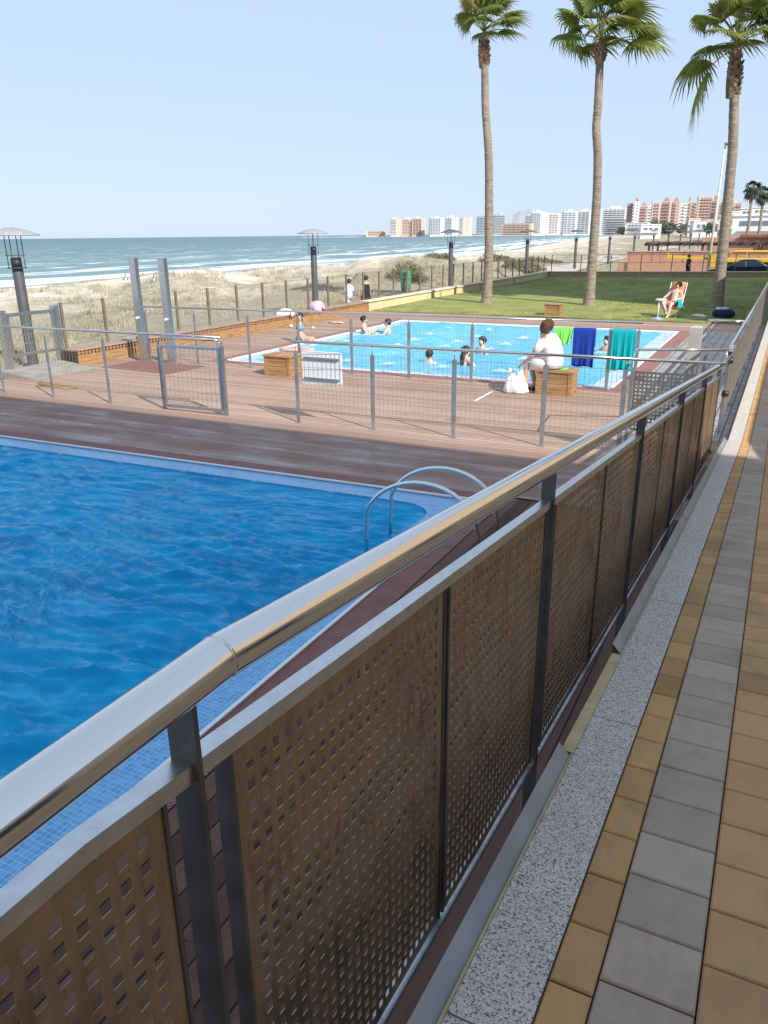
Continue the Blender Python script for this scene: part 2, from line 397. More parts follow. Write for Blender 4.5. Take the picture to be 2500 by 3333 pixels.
def leaf(name, c1, c2, trans=.35):
    t = NT(name); p = t.geo(); f = t.noise(p, 2.4, 4)
    col = t.ramp(f, [(.3, c1), (.7, c2)]); t.set('Base Color', col); t.set('Roughness', .5); t.set('Specular IOR Level', .3)
    tr = t.n('BsdfTranslucent', {'Color': t.mix(1., col, (1.0, 1.0, .5), 'MULTIPLY')})
    mx = t.n('MixShader', {0: trans, 1: t.b.outputs[0], 2: tr.outputs[0]}); t.L(mx.outputs[0], t.out.inputs[0]); return t.mat
MT['frond'] = leaf('palm_frond', (.10, .145, .028), (.33, .355, .11), .42)
MT['frond_dry'] = leaf('palm_frond_dry', (.18, .19, .06), (.34, .30, .12))
MT['frond_far'] = M('palm_frond_shaded', (.028, .045, .02), .3, 2, .6)
MT['petiole'] = M('palm_petiole', (.20, .24, .08), .3, 6, .5)
def trunkm():
    t = NT('palm_trunk'); p = t.obj(); s = t.n('SeparateXYZ', {0: p})
    rg = t.noise(t.scale(p, (1.5, 1.5, 14)), 1.3, 5, .6); n_ = t.noise(p, 9, 5)
    f = t.math('ADD', t.math('MULTIPLY', rg, .6), t.math('MULTIPLY', n_, .4))
    t.set('Base Color', t.ramp(f, [(.3, (.13, .095, .07)), (.5, (.25, .20, .155)), (.7, (.36, .31, .255))])); t.set('Roughness', .9); t.bump(f, .8, .04); return t.mat
MT['trunk'] = trunkm()
MT['boots'] = M('palm_leaf_bases', (.14, .062, .032), .5, 7, .8, c2=(.30, .20, .13))
MT['cream_wall'] = M('cream_wall', (.66, .51, .30), .12, 2, .85, bump=.15)
MT['stone_cap'] = M('wall_coping', (.60, .54, .42), .15, 4, .8)
MT['tan_wall'] = M('tan_wall', (.42, .29, .17), .2, 3, .85, bump=.2)
MT['lamp_dark'] = M('lamp_dark', (.075, .078, .085), .2, 5, .5)
MT['lamp_disc'] = M('lamp_disc', (.30, .29, .285), .2, 8, .5)
MT['lamp_disc_dark'] = M('lamp_disc_dark', (.10, .105, .12), .2, 8, .5)
MT['concrete'] = M('concrete', (.40, .37, .34), .15, 3, .85, bump=.2)
MT['white'] = M('white_paint', (.80, .80, .80), .04, 5, .5)
MT['black'] = M('black_plastic', (.02, .02, .022), .2, 6, .5)
MT['green_bin'] = M('bin_green', (.055, .20, .10), .15, 5, .45)
MT['skin'] = M('skin', (.55, .33, .24), .1, 8, .55)
MT['skin_pale'] = M('skin_pale', (.62, .42, .33), .08, 8, .55)
MT['hair_dark'] = M('hair_dark', (.02, .014, .012), .4, 30, .5, bump=.5)
MT['hair_curly'] = M('hair_curly', (.075, .032, .014), .5, 40, .6, bump=1., c2=(.15, .07, .03), bdist=.03)
def cloth(name, c, var=.12, scale=5): return M(name, c, var, scale, .85, bump=.25, bscale=30, spec=.2)
MT['cl_white'] = cloth('white_cotton', (.78, .77, .76), .05)
MT['cl_black'] = cloth('black_cloth', (.018, .018, .022))
MT['cl_blue'] = cloth('blue_towel', (.015, .045, .32))
MT['cl_teal'] = cloth('teal_towel', (.005, .36, .40))
MT['cl_green'] = cloth('lime_towel', (.22, .72, .12))
MT['cl_pink'] = cloth('pink_cloth', (.75, .16, .24))
MT['cl_mauve'] = cloth('mauve_towel', (.62, .42, .58), .25, 9)
MT['cl_red'] = cloth('dark_red_cloth', (.22, .05, .055))
MT['cl_paleblue'] = cloth('pale_blue_cloth', (.55, .64, .76), .2, 20)
MT['cl_blueswim'] = cloth('blue_swimwear', (.12, .33, .52))
MT['chair_orange'] = cloth('orange_canvas', (.78, .27, .13), .15)
MT['bag_navy'] = cloth('navy_bag', (.025, .035, .075))
MT['lilac'] = M('lilac_plastic', (.36, .38, .72), .1, 5, .4)
MT['coral'] = M('coral_plastic', (.80, .33, .25), .1, 5, .4)
MT['path'] = M('path_paving', (.44, .38, .32), .2, 1.5, .9)
MT['road'] = M('asphalt', (.09, .088, .085), .2, 3, .9)
MT['hill'] = M('hill_rock', (.33, .34, .37), .15, .004, 1., world=True)

# ================================================================== SETTING
SLOPE = .107
def zw(y): return 1.35 - SLOPE*min(max(y-1.0, 0), 10.4)          # walkway surface
SHORE = [(-62,-3000),(-62,48),(-62,134),(-71,205),(-108,400),(-132,568),(-165,830),(-200,1150),(-242,1430),(-307,1570),(-380,1636),(-527,1700),(-727,1755),(-933,1757),(-1163,1750)]
SEAPOLY = SHORE + [(-1163,1790),(-900,1850),(-700,2200),(-700,90000),(-90000,90000),(-90000,-3000)]
def shore_dist(X, Y):
    d = np.full(X.shape, 1e9); al = np.zeros(X.shape); acc = 0
    pts = SHORE + SEAPOLY[len(SHORE):len(SHORE)+3]
    for (ax, ay), (bx, by) in zip(pts[:-1], pts[1:]):
        L = math.hypot(bx-ax, by-ay); t = np.clip(((X-ax)*(bx-ax)+(Y-ay)*(by-ay))/L**2, 0, 1)
        dd = np.hypot(X-ax-t*(bx-ax), Y-ay-t*(by-ay)); k = dd < d
        d = np.where(k, dd, d); al = np.where(k, acc+t*L, al); acc += L
    ins = np.zeros(X.shape, bool); n = len(SEAPOLY); j = n-1
    for i in range(n):
        xi, yi = SEAPOLY[i]; xj, yj = SEAPOLY[j]
        c = ((yi > Y) != (yj > Y)) & (X < (xj-xi)*(Y-yi)/((yj-yi) or 1e-9)+xi)
        ins ^= c; j = i
    return np.where(ins, -d, d), al            # positive on land
def sstep(a, b, x): t = np.clip((x-a)/(b-a), 0, 1); return t*t*(3-2*t)
_rng = np.random.RandomState(3)
_W = [(_rng.uniform(-1,1,2)*f, _rng.uniform(0,6.28), 1/f) for f in (.08,.12,.19,.28,.4,.6,.9,1.3) for _ in range(4)]
def fnoise(X, Y, p=.75):
    z = np.zeros(np.shape(X))
    for k, ph, a in _W: z = z + np.sin(X*k[0]*3+Y*k[1]*3+ph)*(a**p)
    return z/16.
def land(X, Y):
    d, al = shore_dist(X, Y); n_ = fnoise(X, Y); n2 = fnoise(X*3.1+40, Y*3.1)
    z = -1.6 + 1.28*sstep(0, 17, d) - 3.0*sstep(0, 25, -d)
    crest = np.exp(-((d-23-n_*3)/8.5)**2) + .8*np.exp(-((d-35+n_*3)/5.)**2)*sstep(.0,.5,n_+.2)
    ramp_ = .02 + 1.05*sstep(33, 54, Y+n_*5)*(1-.80*sstep(56, 86, Y))
    z = z + crest*ramp_*(.62+.50*np.clip(n_,-.7,.55))*(1-.3*sstep(400,700,Y)) + sstep(6,18,d)*(n_*.14 + n2*.05*sstep(-20,-24,X))
    z = z + sstep(120, 600, d)*sstep(250, 500, Y)*7 + sstep(60,200,d)*sstep(150,350,Y)*1.5
    back = (X > -21) & (Y > 57.5)
    z = np.where(back, -.5 + (z+.1)*.3*sstep(90, 140, Y) + sstep(90,300,Y)*.6, z)
    z = np.where((X > -15.6) & (Y < 58.0), -.8, z)
    return z, d, al
def polar(name, az0, az1, na, r0, r1, nr, hf, mat):
    az = np.radians(np.linspace(az0, az1, na)); r = np.exp(np.linspace(math.log(r0), math.log(r1), nr))
    A, Rr = np.meshgrid(az, r); X = np.sin(A)*Rr; Y = np.cos(A)*Rr
    z, d, al = hf(X, Y)
    V = np.stack([X, Y, z], -1).reshape(-1, 3)
    I = np.arange(na*nr).reshape(nr, na)
    Fq = np.stack([I[:-1,:-1], I[:-1,1:], I[1:,1:], I[1:,:-1]], -1).reshape(-1, 4)[:, ::-1]
    me = bpy.data.meshes.new(name); me.from_pydata(V.tolist(), [], Fq.tolist()); me.materials.append(mat)
    me.polygons.foreach_set('use_smooth', [True]*len(me.polygons))
    def attr(n_, arr): a = me.attributes.new(n_, 'FLOAT', 'POINT'); a.data.foreach_set('value', np.ascontiguousarray(arr, dtype=np.float32).ravel())
    o = bpy.data.objects.new(name, me); COL.objects.link(o); struct(o)
    return o, attr, X, Y, z, d, al
ground, at_, X, Y, z, d, al = polar('ground', -105, 105, 420, 7, 3200, 230, land, MT['sand'])
at_('wet', sstep(5, 1, d)); at_('veg', .12*sstep(16, 26, d) + .10*sstep(32, 42, d) - .16*sstep(17, 8, d) - .10*np.exp(-((d-25)/9)**2))
def seaf(X, Y): d, al = shore_dist(X, Y); return np.full(X.shape, -1.6), d, al
sea, at_, X, Y, z, d, al = polar('sea', -105, 40, 300, 45, 60000, 260, seaf, MT['sea'])
at_('shore', np.clip(-d, -50, 5000)); at_('along', al)

# ---- pool deck, borders, paving (flush sheets; each rectangle its own tile of one sheet)
def sheet(name, rects, mat, zt=0.0, th=.25):
    mb = MB()
    for x0, x1, y0, y1 in rects: mb.box(x0, x1, y0, y1, zt-th, zt)
    return struct(mb.build(name, mat))
PX0, PX1, PY0, PY1 = -15.0, -2.9, -9.0, 8.15              # large pool
QX0, QX1, QY0, QY1 = -12.45, -2.89, 15.75, 26.1           # small pool
dk = sheet('deck', [(-15.35, -.50, 8.43, 15.40), (-15.9, -12.85, 15.40, 28.9), (-12.85, -.5, 26.5, 28.9)], MT['deck_x'])
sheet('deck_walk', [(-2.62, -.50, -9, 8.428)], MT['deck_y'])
sheet('pool_surround', [(QX0-.4, QX1+.42, 15.40, QY0), (QX0-.4, QX0, QY0, 26.5), (QX1, QX1+.42, QY0, 26.5), (QX0, QX1, QY1, 26.5)], MT['red_border'], .001)
sheet('paving', [(QX1+.42, -.5, 15.40, 26.5)], MT['brickpave'], .0)
sheet('paving_strip', [(-1.9, -.5, 12.2, 15.40)], MT['brickpave'], .006, .004)
gt = sheet('pool_gutter', [(PX0, PX1+.28, 8.13, 8.429), (PX1, PX1+.28, PY0, 8.13)], MT['grating'], .002)
mb = MB(); 
for (x0, x1, y0, y1) in ((PX0, PX1, 7.79, 8.13), (PX1-.36, PX1, PY0, 7.79)): mb.box(x0, x1, y0, y1, -.3, -.012)
cx, cy, rr = PX1-.36-.42, 7.79-.42, .42
fan = [(PX1-.36, 7.79, -.014)] + [(cx+rr*math.cos(q*math.pi/24), cy+rr*math.sin(q*math.pi/24), -.014) for q in range(13)]
mb.add(fan, [(0, i, i+1) for i in range(1, 13)])
mb.add([p for q in fan[1:] for p in (q, (q[0], q[1], -.3))], [(2*i, 2*i+2, 2*i+3, 2*i+1) for i in range(12)])
mb.bar((PX0, 8.135, .006), (PX1+.01, 8.135, .006), .03, .02, mi=1); mb.bar((PX1+.004, 8.12, .006), (PX1+.004, PY0, .006), .03, .02, mi=1)
lg = struct(mb.build('pool_ledge', [MT['tile'], MT['white']]))
mb = MB()
for r in ((QX0, QX1, QY0, QY0+.33), (QX0, QX1, QY1-.35, QY1), (QX0, QX0+.5, QY0+.33, QY1-.35), (QX1-.42, QX1, QY0+.33, QY1-.35)): mb.box(*r, -.3, -.008)
for a, b in (((QX0, QY0), (QX1, QY0)), ((QX0, QY1), (QX1, QY1)), ((QX0, QY0), (QX0, QY1)), ((QX1, QY0), (QX1, QY1))): mb.bar((*a, .004), (*b, .004), .05, .02, mi=1)
struct(mb.build('small_pool_ledge', [MT['tile2'], MT['white']]))
def water_sheet(name, x0, x1, y0, y1, step, z0, amp, waves, mat):
    xs = np.arange(x0, x1+step, step); ys = np.arange(y0, y1+step, step); X, Y = np.meshgrid(xs, ys)
    rs = np.random.RandomState(11); Z = np.zeros(X.shape)
    wx = X + .12*np.sin(Y*1.7+X*.9) + .06*np.sin(Y*4.1-X*2.3) + .15*fnoise(X*.9+7, Y*.9); wy = Y + .16*np.sin(X*1.3+Y*.4) + .07*np.sin(X*3.3+1+Y*1.1) + .22*fnoise(X*1.1, Y*1.1+3)
    for lam, a, ang in waves:
        for _ in range(3):
            th = rad(ang + rs.uniform(-15, 15)); k = 2*math.pi/(lam*rs.uniform(.8, 1.25)); ph = rs.uniform(0, 6.28)
            s_ = np.sin(k*(wx*math.cos(th)+wy*math.sin(th))+ph); Z += a*(1-np.abs(s_))**1.35*np.clip(.65+1.5*fnoise(X*1.3+ph*5, Y*1.3+lam*9), .1, 1.4)
    Z = z0 + amp*(Z - Z.mean())
    ex = np.minimum(np.minimum(X-x0, xs[-1]-X), np.minimum(Y-y0, ys[-1]-Y)); Z = z0 + (Z-z0)*np.clip(ex/.25, .15, 1)
    I = np.arange(X.size).reshape(X.shape); V = np.stack([X, Y, Z], -1).reshape(-1, 3)
    Fq = np.stack([I[:-1,:-1], I[:-1,1:], I[1:,1:], I[1:,:-1]], -1).reshape(-1, 4)
    me = bpy.data.meshes.new(name); me.from_pydata(V.tolist(), [], Fq.tolist()); me.materials.append(mat)
    me.polygons.foreach_set('use_smooth', [True]*len(me.polygons))
    o = bpy.data.objects.new(name, me); COL.objects.link(o); return struct(o)
wt = water_sheet('pool_water', PX0, PX1-.32, -.2, 7.83,   .032, -.028, .024, [(1.5, .8, 82), (.72, .75, 100), (.38, .75, 72), (.21, .45, 92), (.13, .2, 80)], MT['pool'])
# the seaward end of the pool's far edge comes a little nearer than its landward end
for o, lo in ((gt, 7.0), (lg, 7.0), (wt, 4.5), (dk, 8.3)):
    for v in o.data.vertices:
        x, y, z = v.co
        if y < 8.44: v.co.y = y + .031*min(0, x-PX1)*min(1, max(0, (y-lo)/(7.7-lo) if lo < 8 else (1 if y > lo else 0)))
water_sheet('small_pool_water', QX0+.46, QX1-.38, QY0+.3, QY1-.3, .06, -.018, .034, [(1.1, .8, 80), (.6, .6, 60), (.35, .35, 110)], MT['pool2'])
# ---- the sloping walk: blocks, granite kerb, ledge, retaining wall
def slope_strip(mb, x0, x1, ys, dz0, dz1, mi=0):
    for a, b in zip(ys[:-1], ys[1:]):
        za, zb = zw(a), zw(b)
        mb.add([(x0,a,za+dz0),(x1,a,za+dz0),(x1,b,zb+dz0),(x0,b,zb+dz0),(x0,a,za+dz1),(x1,a,za+dz1),(x1,b,zb+dz1),(x0,b,zb+dz1)],
               [(0,3,2,1),(4,5,6,7),(0,1,5,4),(1,2,6,5),(2,3,7,6),(3,0,4,7)], mi)
YS = [-3, 1.0, 11.4, 62]
mb = MB(); slope_strip(mb, -.444, 3.0, YS, -.30, -.052); struct(mb.build('walkway_bed', MT['joint']))
mb = MB(); slope_strip(mb, -.444, -.272, YS, -.05, .0); struct(mb.build('kerb', MT['granite']))
def pavement():
    V, Fc, C = [], [], []
    rs = random.Random(5)
    cols = [(-.268, -.168, 'y', .0), (-.164, .046, 'g', .058), (.050, .252, 'b', .02)] + [(.256+.204*i, .456+.204*i, 'b' if i % 3 else 'g', rs.random()*.2) for i in range(13)]
    base = {'y': (.55, .335, .145), 'g': (.46, .375, .295), 'b': (.56, .335, .155)}
    for x0, x1, k, off in cols:
        y = -1.5 + off
        while y < (44 if x1 < .5 else 14):
            b0, b1 = y+.0025, y+.2035-.0025; t = rs.gauss(1, .075); c = tuple(min(1, q*t*(1+rs.gauss(0,.015))) for q in base[k])
            bz = .005; e = .0045; o = len(V); dzr = rs.uniform(-.0012, .0012)
            for (xx, yy, dz) in ((x0,b0,-.02),(x1,b0,-.02),(x1,b1,-.02),(x0,b1,-.02),(x0,b0,-bz),(x1,b0,-bz),(x1,b1,-bz),(x0,b1,-bz),(x0+e,b0+e,0),(x1-e,b0+e,0),(x1-e,b1-e,0),(x0+e,b1-e,0)):
                V.append((xx, yy, zw(yy)+dz+dzr)); C.append((*c, 1))
            Fc += [tuple(o+i for i in f) for f in ((0,1,5,4),(1,2,6,5),(2,3,7,6),(3,0,4,7),(4,5,9,8),(5,6,10,9),(6,7,11,10),(7,4,8,11),(8,9,10,11))]
            y += .2035
    me = bpy.data.meshes.new('pavement'); me.from_pydata(V, [], Fc); me.materials.append(MT['paver'])
    a = me.color_attributes.new('tone', 'FLOAT_COLOR', 'POINT'); a.data.foreach_set('color', np.array(C, dtype=np.float32).ravel())
    o = bpy.data.objects.new('pavement', me); COL.objects.link(o); return struct(o)
pavement()
w = MB(); slope_strip(w, -.505, -.446, YS, -1.7, -.16)
tag(w.build('retaining_wall', MT['wall_dark'], loc=(-.47, 5, 0)), 'dark retaining wall carrying the sloping paved walk above the pool deck', 'wall')
w = MB(); slope_strip(w, -.492, -.447, [2.35, 3.3], -.14, -.004); slope_strip(w, -.455, -.447, [-1.5, 1.0, 2.35], -.14, -.006); slope_strip(w, -.455, -.447, [3.3, 11.4], -.14, -.006)
tag(w.build('stone_ledge', MT['stone_yellow'], loc=(-.455, 5, 0)), 'narrow yellow stone ledge under the edge of the granite kerb', 'ledge')
w = MB()
for a, b in ((-1.5, 1.0), (1.0, 2.33), (3.32, 6.2), (6.21, 11.3)):
    za, zb = zw(a), zw(b); P = []
    for y, z in ((a, za), (b, zb)):
        P.append([(-.450, y, z-.022), (-.495, y, z+.033), (-.500, y, z-.06), (-.503, y, z-.06), (-.497, y, z+.037), (-.449, y, z-.018)])
    w.add(P[0]+P[1], [(i, (i+1) % 6, 6+(i+1) % 6, 6+i) for i in range(6)] + [(5,4,3,2,1,0), (6,7,8,9,10,11)])
tag(w.build('metal_flashing', MT['flash'], loc=(-.48, 3, 1)), 'thin shiny metal strip along the edge of the granite kerb', 'edging')

# ================================================================== RAMP RAILING
def perf_mesh(L, Hh, slope, px=.037, pz=.042, hw=.0195, hh=.0225, th=.0016, marg=.012):
    mb = MB(); nx = max(1, int((L-2*marg)/px)); nz = max(1, int((Hh-2*marg)/pz))
    x0 = (L-nx*px)/2; z0 = -Hh+(Hh-nz*pz)/2
    def quad(ya, yb, za, zb):
        for sx in (-th/2, th/2):
            vs = [(sx, ya, za-slope*ya), (sx, yb, za-slope*yb), (sx, yb, zb-slope*yb), (sx, ya, zb-slope*ya)]
            mb.add(vs, [(0,1,2,3) if sx > 0 else (3,2,1,0)])
    def tunnel(ya, yb, za, zb):
        for (p, q) in (((ya,za),(yb,za)),((yb,za),(yb,zb)),((yb,zb),(ya,zb)),((ya,zb),(ya,za))):
            mb.add([(-th/2,p[0],p[1]-slope*p[0]),(th/2,p[0],p[1]-slope*p[0]),(th/2,q[0],q[1]-slope*q[0]),(-th/2,q[0],q[1]-slope*q[0])], [(0,1,2,3)])
    yc = 0.
    for i in range(nx):
        a = x0+i*px+(px-hw)/2; b = a+hw
        quad(yc, a, -Hh, 0); zc = -Hh
        for j in range(nz):
            p = z0+j*pz+(pz-hh)/2; q = p+hh
            quad(a, b, zc, p); tunnel(a, b, p, q); zc = q
        quad(a, b, zc, 0); yc = b
    quad(yc, L, -Hh, 0)
    return mb
RX = -.685
DY = lambda y: SLOPE*max(0, y-.85)
zmid = lambda y: 2.255-SLOPE*max(0, y-.5)
zrl = lambda y: 2.377-SLOPE*max(0, y-.76)
HX = RX+.025
rail = thing('ramp_railing', 'long steel railing with perforated panels between the pool deck and the sloping walk', 'railing', (RX, 5, .0))
mb = MB(); mb.tube([(HX, -2.6, zrl(-2)), (HX, .76, zrl(.7)), (HX, 11.75, zrl(11.7)), (HX+.01, 11.95, zrl(11.7)-.005), (HX+.03, 12.45, zrl(11.7)+.01)], .0345, 28)
mb.tube([(HX, .757, zrl(.7)), (HX, .763, zrl(.763)+.0003)], .0347, 28); mb.build('handrail', MT['steel'], rail)
mb = MB(); mb.bent([(RX, -2.6, 2.240), (RX, .5, 2.240), (RX, 11.9, zmid(11.9)-.015)], .034, .030); mb.build('mid_rail', MT['steel_flat'], rail)
PH = 1.10
mb = MB(); mb.bent([(RX, -2.6, zmid(0)-PH-.055), (RX, .5, zmid(0)-PH-.055), (RX, 11.9, zmid(11.9)-PH-.055)], .045, .022); mb.build('bottom_rail', MT['steel_dull'], rail)
POSTS = [-1.45, .70, 2.68, 4.80, 7.0, 9.25, 11.5]
for y in POSTS:
    mb = MB(); mb.box(RX-.024, RX+.027, y-.005, y+.005, .0, zrl(y)-.025); mb.box(RX-.05, RX+.05, y-.04, y+.04, .001, .012)
    mb.build('post', MT['post_dark'], rail)
for a, b in zip(POSTS[:-1], POSTS[1:]):
    mid = (a+b)/2 - .02
    for p, q in ((a+.085, mid-.02), (mid+.02, b-.07)):
        sl = 0 if q < .8 else SLOPE
        pm = perf_mesh(q-p, PH, sl)
        me = pm.mesh('panel', MT['steel_perf']); o = bpy.data.objects.new('panel', me); COL.objects.link(o); o.parent = rail
        o.location = Vector((RX+.012, p, zmid(p)-.031)) - Vector((RX, 5, 0))
        for yy in (p-.004, q+.004):
            mb = MB(); zt = zmid(yy)-.032; mb.box(RX-.018, RX+.016, yy-.004, yy+.004, zt-PH, zt); mb.build('panel_bar', MT['post_dark'], o.parent)
# level railing beyond the foot of the ramp
rail2 = thing('level_railing', 'level steel railing continuing beside the sunlit granite past the foot of the ramp', 'railing', (RX, 13, .237))
FX = RX+.05
mb = MB(); mb.tube([(FX, 12.52, 1.27), (FX, 12.85, 1.325), (FX, 60, 1.325)], .0345, 18); mb.build('handrail', MT['steel'], rail2)
mb = MB(); mb.bar((FX-.02, 12.75, 1.16), (FX-.02, 60, 1.16), .05, .03); mb.build('mid_rail', MT['steel_flat'], rail2)
mb = MB(); mb.bar((FX-.02, 12.75, .25), (FX-.02, 60, .25), .045, .022); mb.build('bottom_rail', MT['steel_dull'], rail2)
pshare = perf_mesh(1.02, .88, 0, px=.05, pz=.05, hw=.022, hh=.024).mesh('panel', MT['steel_perf_pale'])
y = 12.75
while y < 56:
    mb = MB(); mb.box(FX-.044, FX+.004, y-.005, y+.005, .0, 1.31); mb.build('post', MT['steel_dull'], rail2)
    for p in (y+.06, y+1.12):
        o = bpy.data.objects.new('panel', pshare); COL.objects.link(o); o.parent = rail2; o.location = Vector((FX-.01, p, 1.14)) - Vector((RX, 13, .237))
        mb = MB(); mb.box(FX-.036, FX-.002, p-.006, p+.002, .26, 1.14); mb.build('panel_bar', MT['steel_dull'], rail2)
    y += 2.2
for z_ in (1.12, .62):
    mb = MB(); mb.tube([(FX-.05, 12.75, z_), (FX+.05, 12.75, z_)], .045, 14); mb.build('clamp', MT['black'], rail2)

# ================================================================== POOL FENCES
def mesh_panel(a, b, z0, z1, sp=.076, hz=.245, t=.0038):
    mb = MB(); a = Vector(a); b = Vector(b); L = (b-a).length; n = max(1, round(L/sp)); dr = (b-a)/L
    for i in range(n+1):
        p = a + dr*(L*i/n); mb.bar((p.x, p.y, z0), (p.x, p.y, z1), t, t)
    k = max(1, round((z1-z0)/hz))
    for j in range(k+1):
        z_ = z0 + (z1-z0)*j/k; mb.bar((a.x, a.y, z_), (b.x, b.y, z_), t*1.15, t*1.15)
    return mb
def pool_fence(label, xs, yf, rail_x0, rail_x1, skip=(), zt=1.335, name='pool_fence'):
    f = thing(name, label, 'fence', ((rail_x0+rail_x1)/2, yf((rail_x0+rail_x1)/2), 0))
    mb = MB(); mb.tube([(rail_x0, yf(rail_x0), zt), (rail_x1, yf(rail_x1), zt)], .0225, 14); mb.build('handrail', MT['steel'], f)
    for x in xs:
        mb = MB(); y = yf(x); mb.box(x-.03, x+.03, y-.008, y+.008, 0, 1.19); mb.tube([(x, y, 1.18), (x, y, zt-.02)], .008, 8); mb.box(x-.05, x+.05, y-.04, y+.04, .0005, .008)
        mb.build('post', MT['post_grey'], f)
    for i, (a, b) in enumerate(zip(xs[:-1], xs[1:])):
        if i in skip: continue
        mesh_panel((a+.035, yf(a+.035), 0), (b-.035, yf(b-.035), 0), .19, 1.18).build('mesh_panel', MT['wire'], f)
    return f
yf1 = lambda x: 10.55 + .036*(x+11.0)
yf2 = lambda x: 15.02 + .046*(x+12.76)
front = pool_fence('nearer steel mesh fence on the brown deck, left of its gate opening', [-15.3, -13.98, -12.62, -11.16, -9.87], yf1, -15.3, -8.5)
front2 = pool_fence('nearer steel mesh fence carrying a white board, right of its gate opening', [-7.04, -5.65, -4.29, -2.92, -1.82], yf1, -7.12, -.58)
backf = pool_fence('farther steel mesh fence with towels on it, along the edge of the small pool', [-14.25, -12.76, -11.23, -9.87, -8.52, -7.14, -5.72, -4.26, -2.94, -2.42], yf2, -14.5, -2.36)
lawnf = pool_fence('short mesh fence section between the pale pillar and the level railing', [-1.27, -.70], lambda x: 16.45, -1.3, -.60)
# gate
g = thing('mesh_gate', 'steel framed mesh gate in the nearer pool fence', 'gate', (-9.16, yf1(-9.16), 0))
xa, xb = -9.78, -8.47; ya, yb = yf1(xa)-.05, yf1(xb)-.05
mb = MB()
mb.bar((xa, ya, .06), (xa, ya, 1.17), .05, .05, (1,0,0)); mb.bar((xb-.06, yb, .06), (xb-.06, yb, 1.17), .05, .05, (1,0,0)); mb.bar((xa+.025, ya, .085), (xb-.085, yb, .085), .05, .05); mb.bar((xa+.025, ya, 1.145), (xb-.085, yb, 1.145), .05, .05)
mb.build('frame', MT['steel_flat'], g)
mesh_panel((xa+.03, ya, 0), (xb-.09, yb, 0), .11, 1.12, .1, .25, .006).build('mesh_panel', MT['wire'], g)
mb = MB(); mb.box(xb-.03, xb+.03, yb-.02, yb+.03, 0, 1.2); mb.build('post', MT['steel_dull'], g)
mb = MB(); mb.tube([(xb+.01, yb, 1.19), (xb+.01, yb, 1.33), (xb-.08, yb, 1.33), (xb-.08, yb, 1.17)], .012, 8); mb.tube([(xb-.06, yb, 1.29), (xa+.02, ya, 1.29)], .022, 12); mb.build('handle', MT['steel'], g)
# perforated end panel
pg = thing('perforated_gate', 'grey perforated metal panel closing the fence beside the ramp railing', 'gate', (-1.2, 11.0, 0))
gm = perf_mesh(1.02, .82, 0, .052, .052, .03, .03, .003)
gm.v = [(-1.71+y_, 10.93+.036*y_+x_, z_+1.17) for x_, y_, z_ in gm.v]; gm.build('panel', MT['perf_grey'], pg)
mb = MB(); mb.box(-1.76, -1.72, 10.89, 10.95, 0, 1.22); mb.build('post', MT['post_grey'], pg)
mb = MB(); mb.box(-.72, -.69, 10.93, 10.97, .237, 1.22); mb.build('post', MT['post_grey'], pg)
mb = MB(); mb.tube([(-1.9, 12.08, 1.30), (-.62, 12.55, 1.30)], .022, 14); mb.tube([(-.68, 12.53, 1.30), (-.68, 12.53, 1.08)], .018, 8)
mb.tube([(-1.86, 12.09, 1.30), (-1.80, 10.95, 1.24)], .015, 8); mb.build('grab_rail', MT['steel'], pg)
# sign board
sg = thing('notice_board', 'blank white board with two dark battens, fixed to the nearer mesh fence', 'sign', (-6.57, yf1(-6.57), .65))
mb = MB(); mb.cbox(-6.95, -6.20, yf1(-6.57)+.02, yf1(-6.57)+.035, .655, 1.19, .002); mb.build('board', MT['white'], sg)
for z_ in (1.085, .755):
    mb = MB(); mb.box(-6.90, -6.24, yf1(-6.57)-.012, yf1(-6.57)+.018, z_-.013, z_+.013); mb.build('batten', MT['post_grey'], sg)
# pillar
mb = MB(); mb.cbox(-1.60, -1.38, 16.33, 16.57, 0, 1.22, .03)
tag(mb.build('gate_pillar', MT['concrete'], loc=(-1.49, 16.45, 0)), 'pale square pillar at the fence corner beside the grey brick paving', 'pillar')

# ================================================================== TOWELS
def towel(name, label, mat, x0, x1, drop, back, folds, seed, taper=0.):
    rs = random.Random(seed); n = 36; k = 26; mb = MB(); zt = 1.20; vs = []
    prof = [(-.012-.002*i/6, zt-drop*(1-i/16)) for i in range(16)] + [(-.010, zt), (-.004, zt+.010), (.004, zt+.010), (.010, zt)] + [(.012, zt-back*(i+1)/6) for i in range(6)]
    for j, (yy, zz) in enumerate(prof):
        dn = min(1, max(0, (zt-zz)/drop))
        for i in range(n+1):
            u = i/n; x = x0+(x1-x0)*(u + taper*dn*(.5-u)); y0 = yf2(x)
            w_ = math.sin(u*6.283*folds + seed + 1.2*math.sin(u*5+seed)) + .4*math.sin(u*6.283*folds*2.3+seed*2)
            sg_ = 1 if yy > 0 else -1
            vs.append((x, y0+yy*1.2+sg_*(.008+.022*dn*(1+w_)) if abs(yy) > .005 else y0+yy, zz + (.012*math.sin(u*9+seed)*dn)))
    kk = len(prof)
    mb.add(vs, [(j*(n+1)+i, j*(n+1)+i+1, (j+1)*(n+1)+i+1, (j+1)*(n+1)+i) for j in range(kk-1) for i in range(n)], 0, True)
    o = mb.build(name, mat, loc=((x0+x1)/2, yf2(x0), zt)); tag(o, label, 'towel', 'towels hung over the farther fence')
    md = o.modifiers.new('thick', 'SOLIDIFY'); md.thickness = .006
towel('towel', 'short lime green towel hung over the farther fence', MT['cl_green'], -4.02, -3.65, .33, .22, 2.3, 1, .35)
towel('towel', 'long dark blue towel hung over the farther fence', MT['cl_blue'], -3.64, -3.22, .74, .35, 1.6, 2)
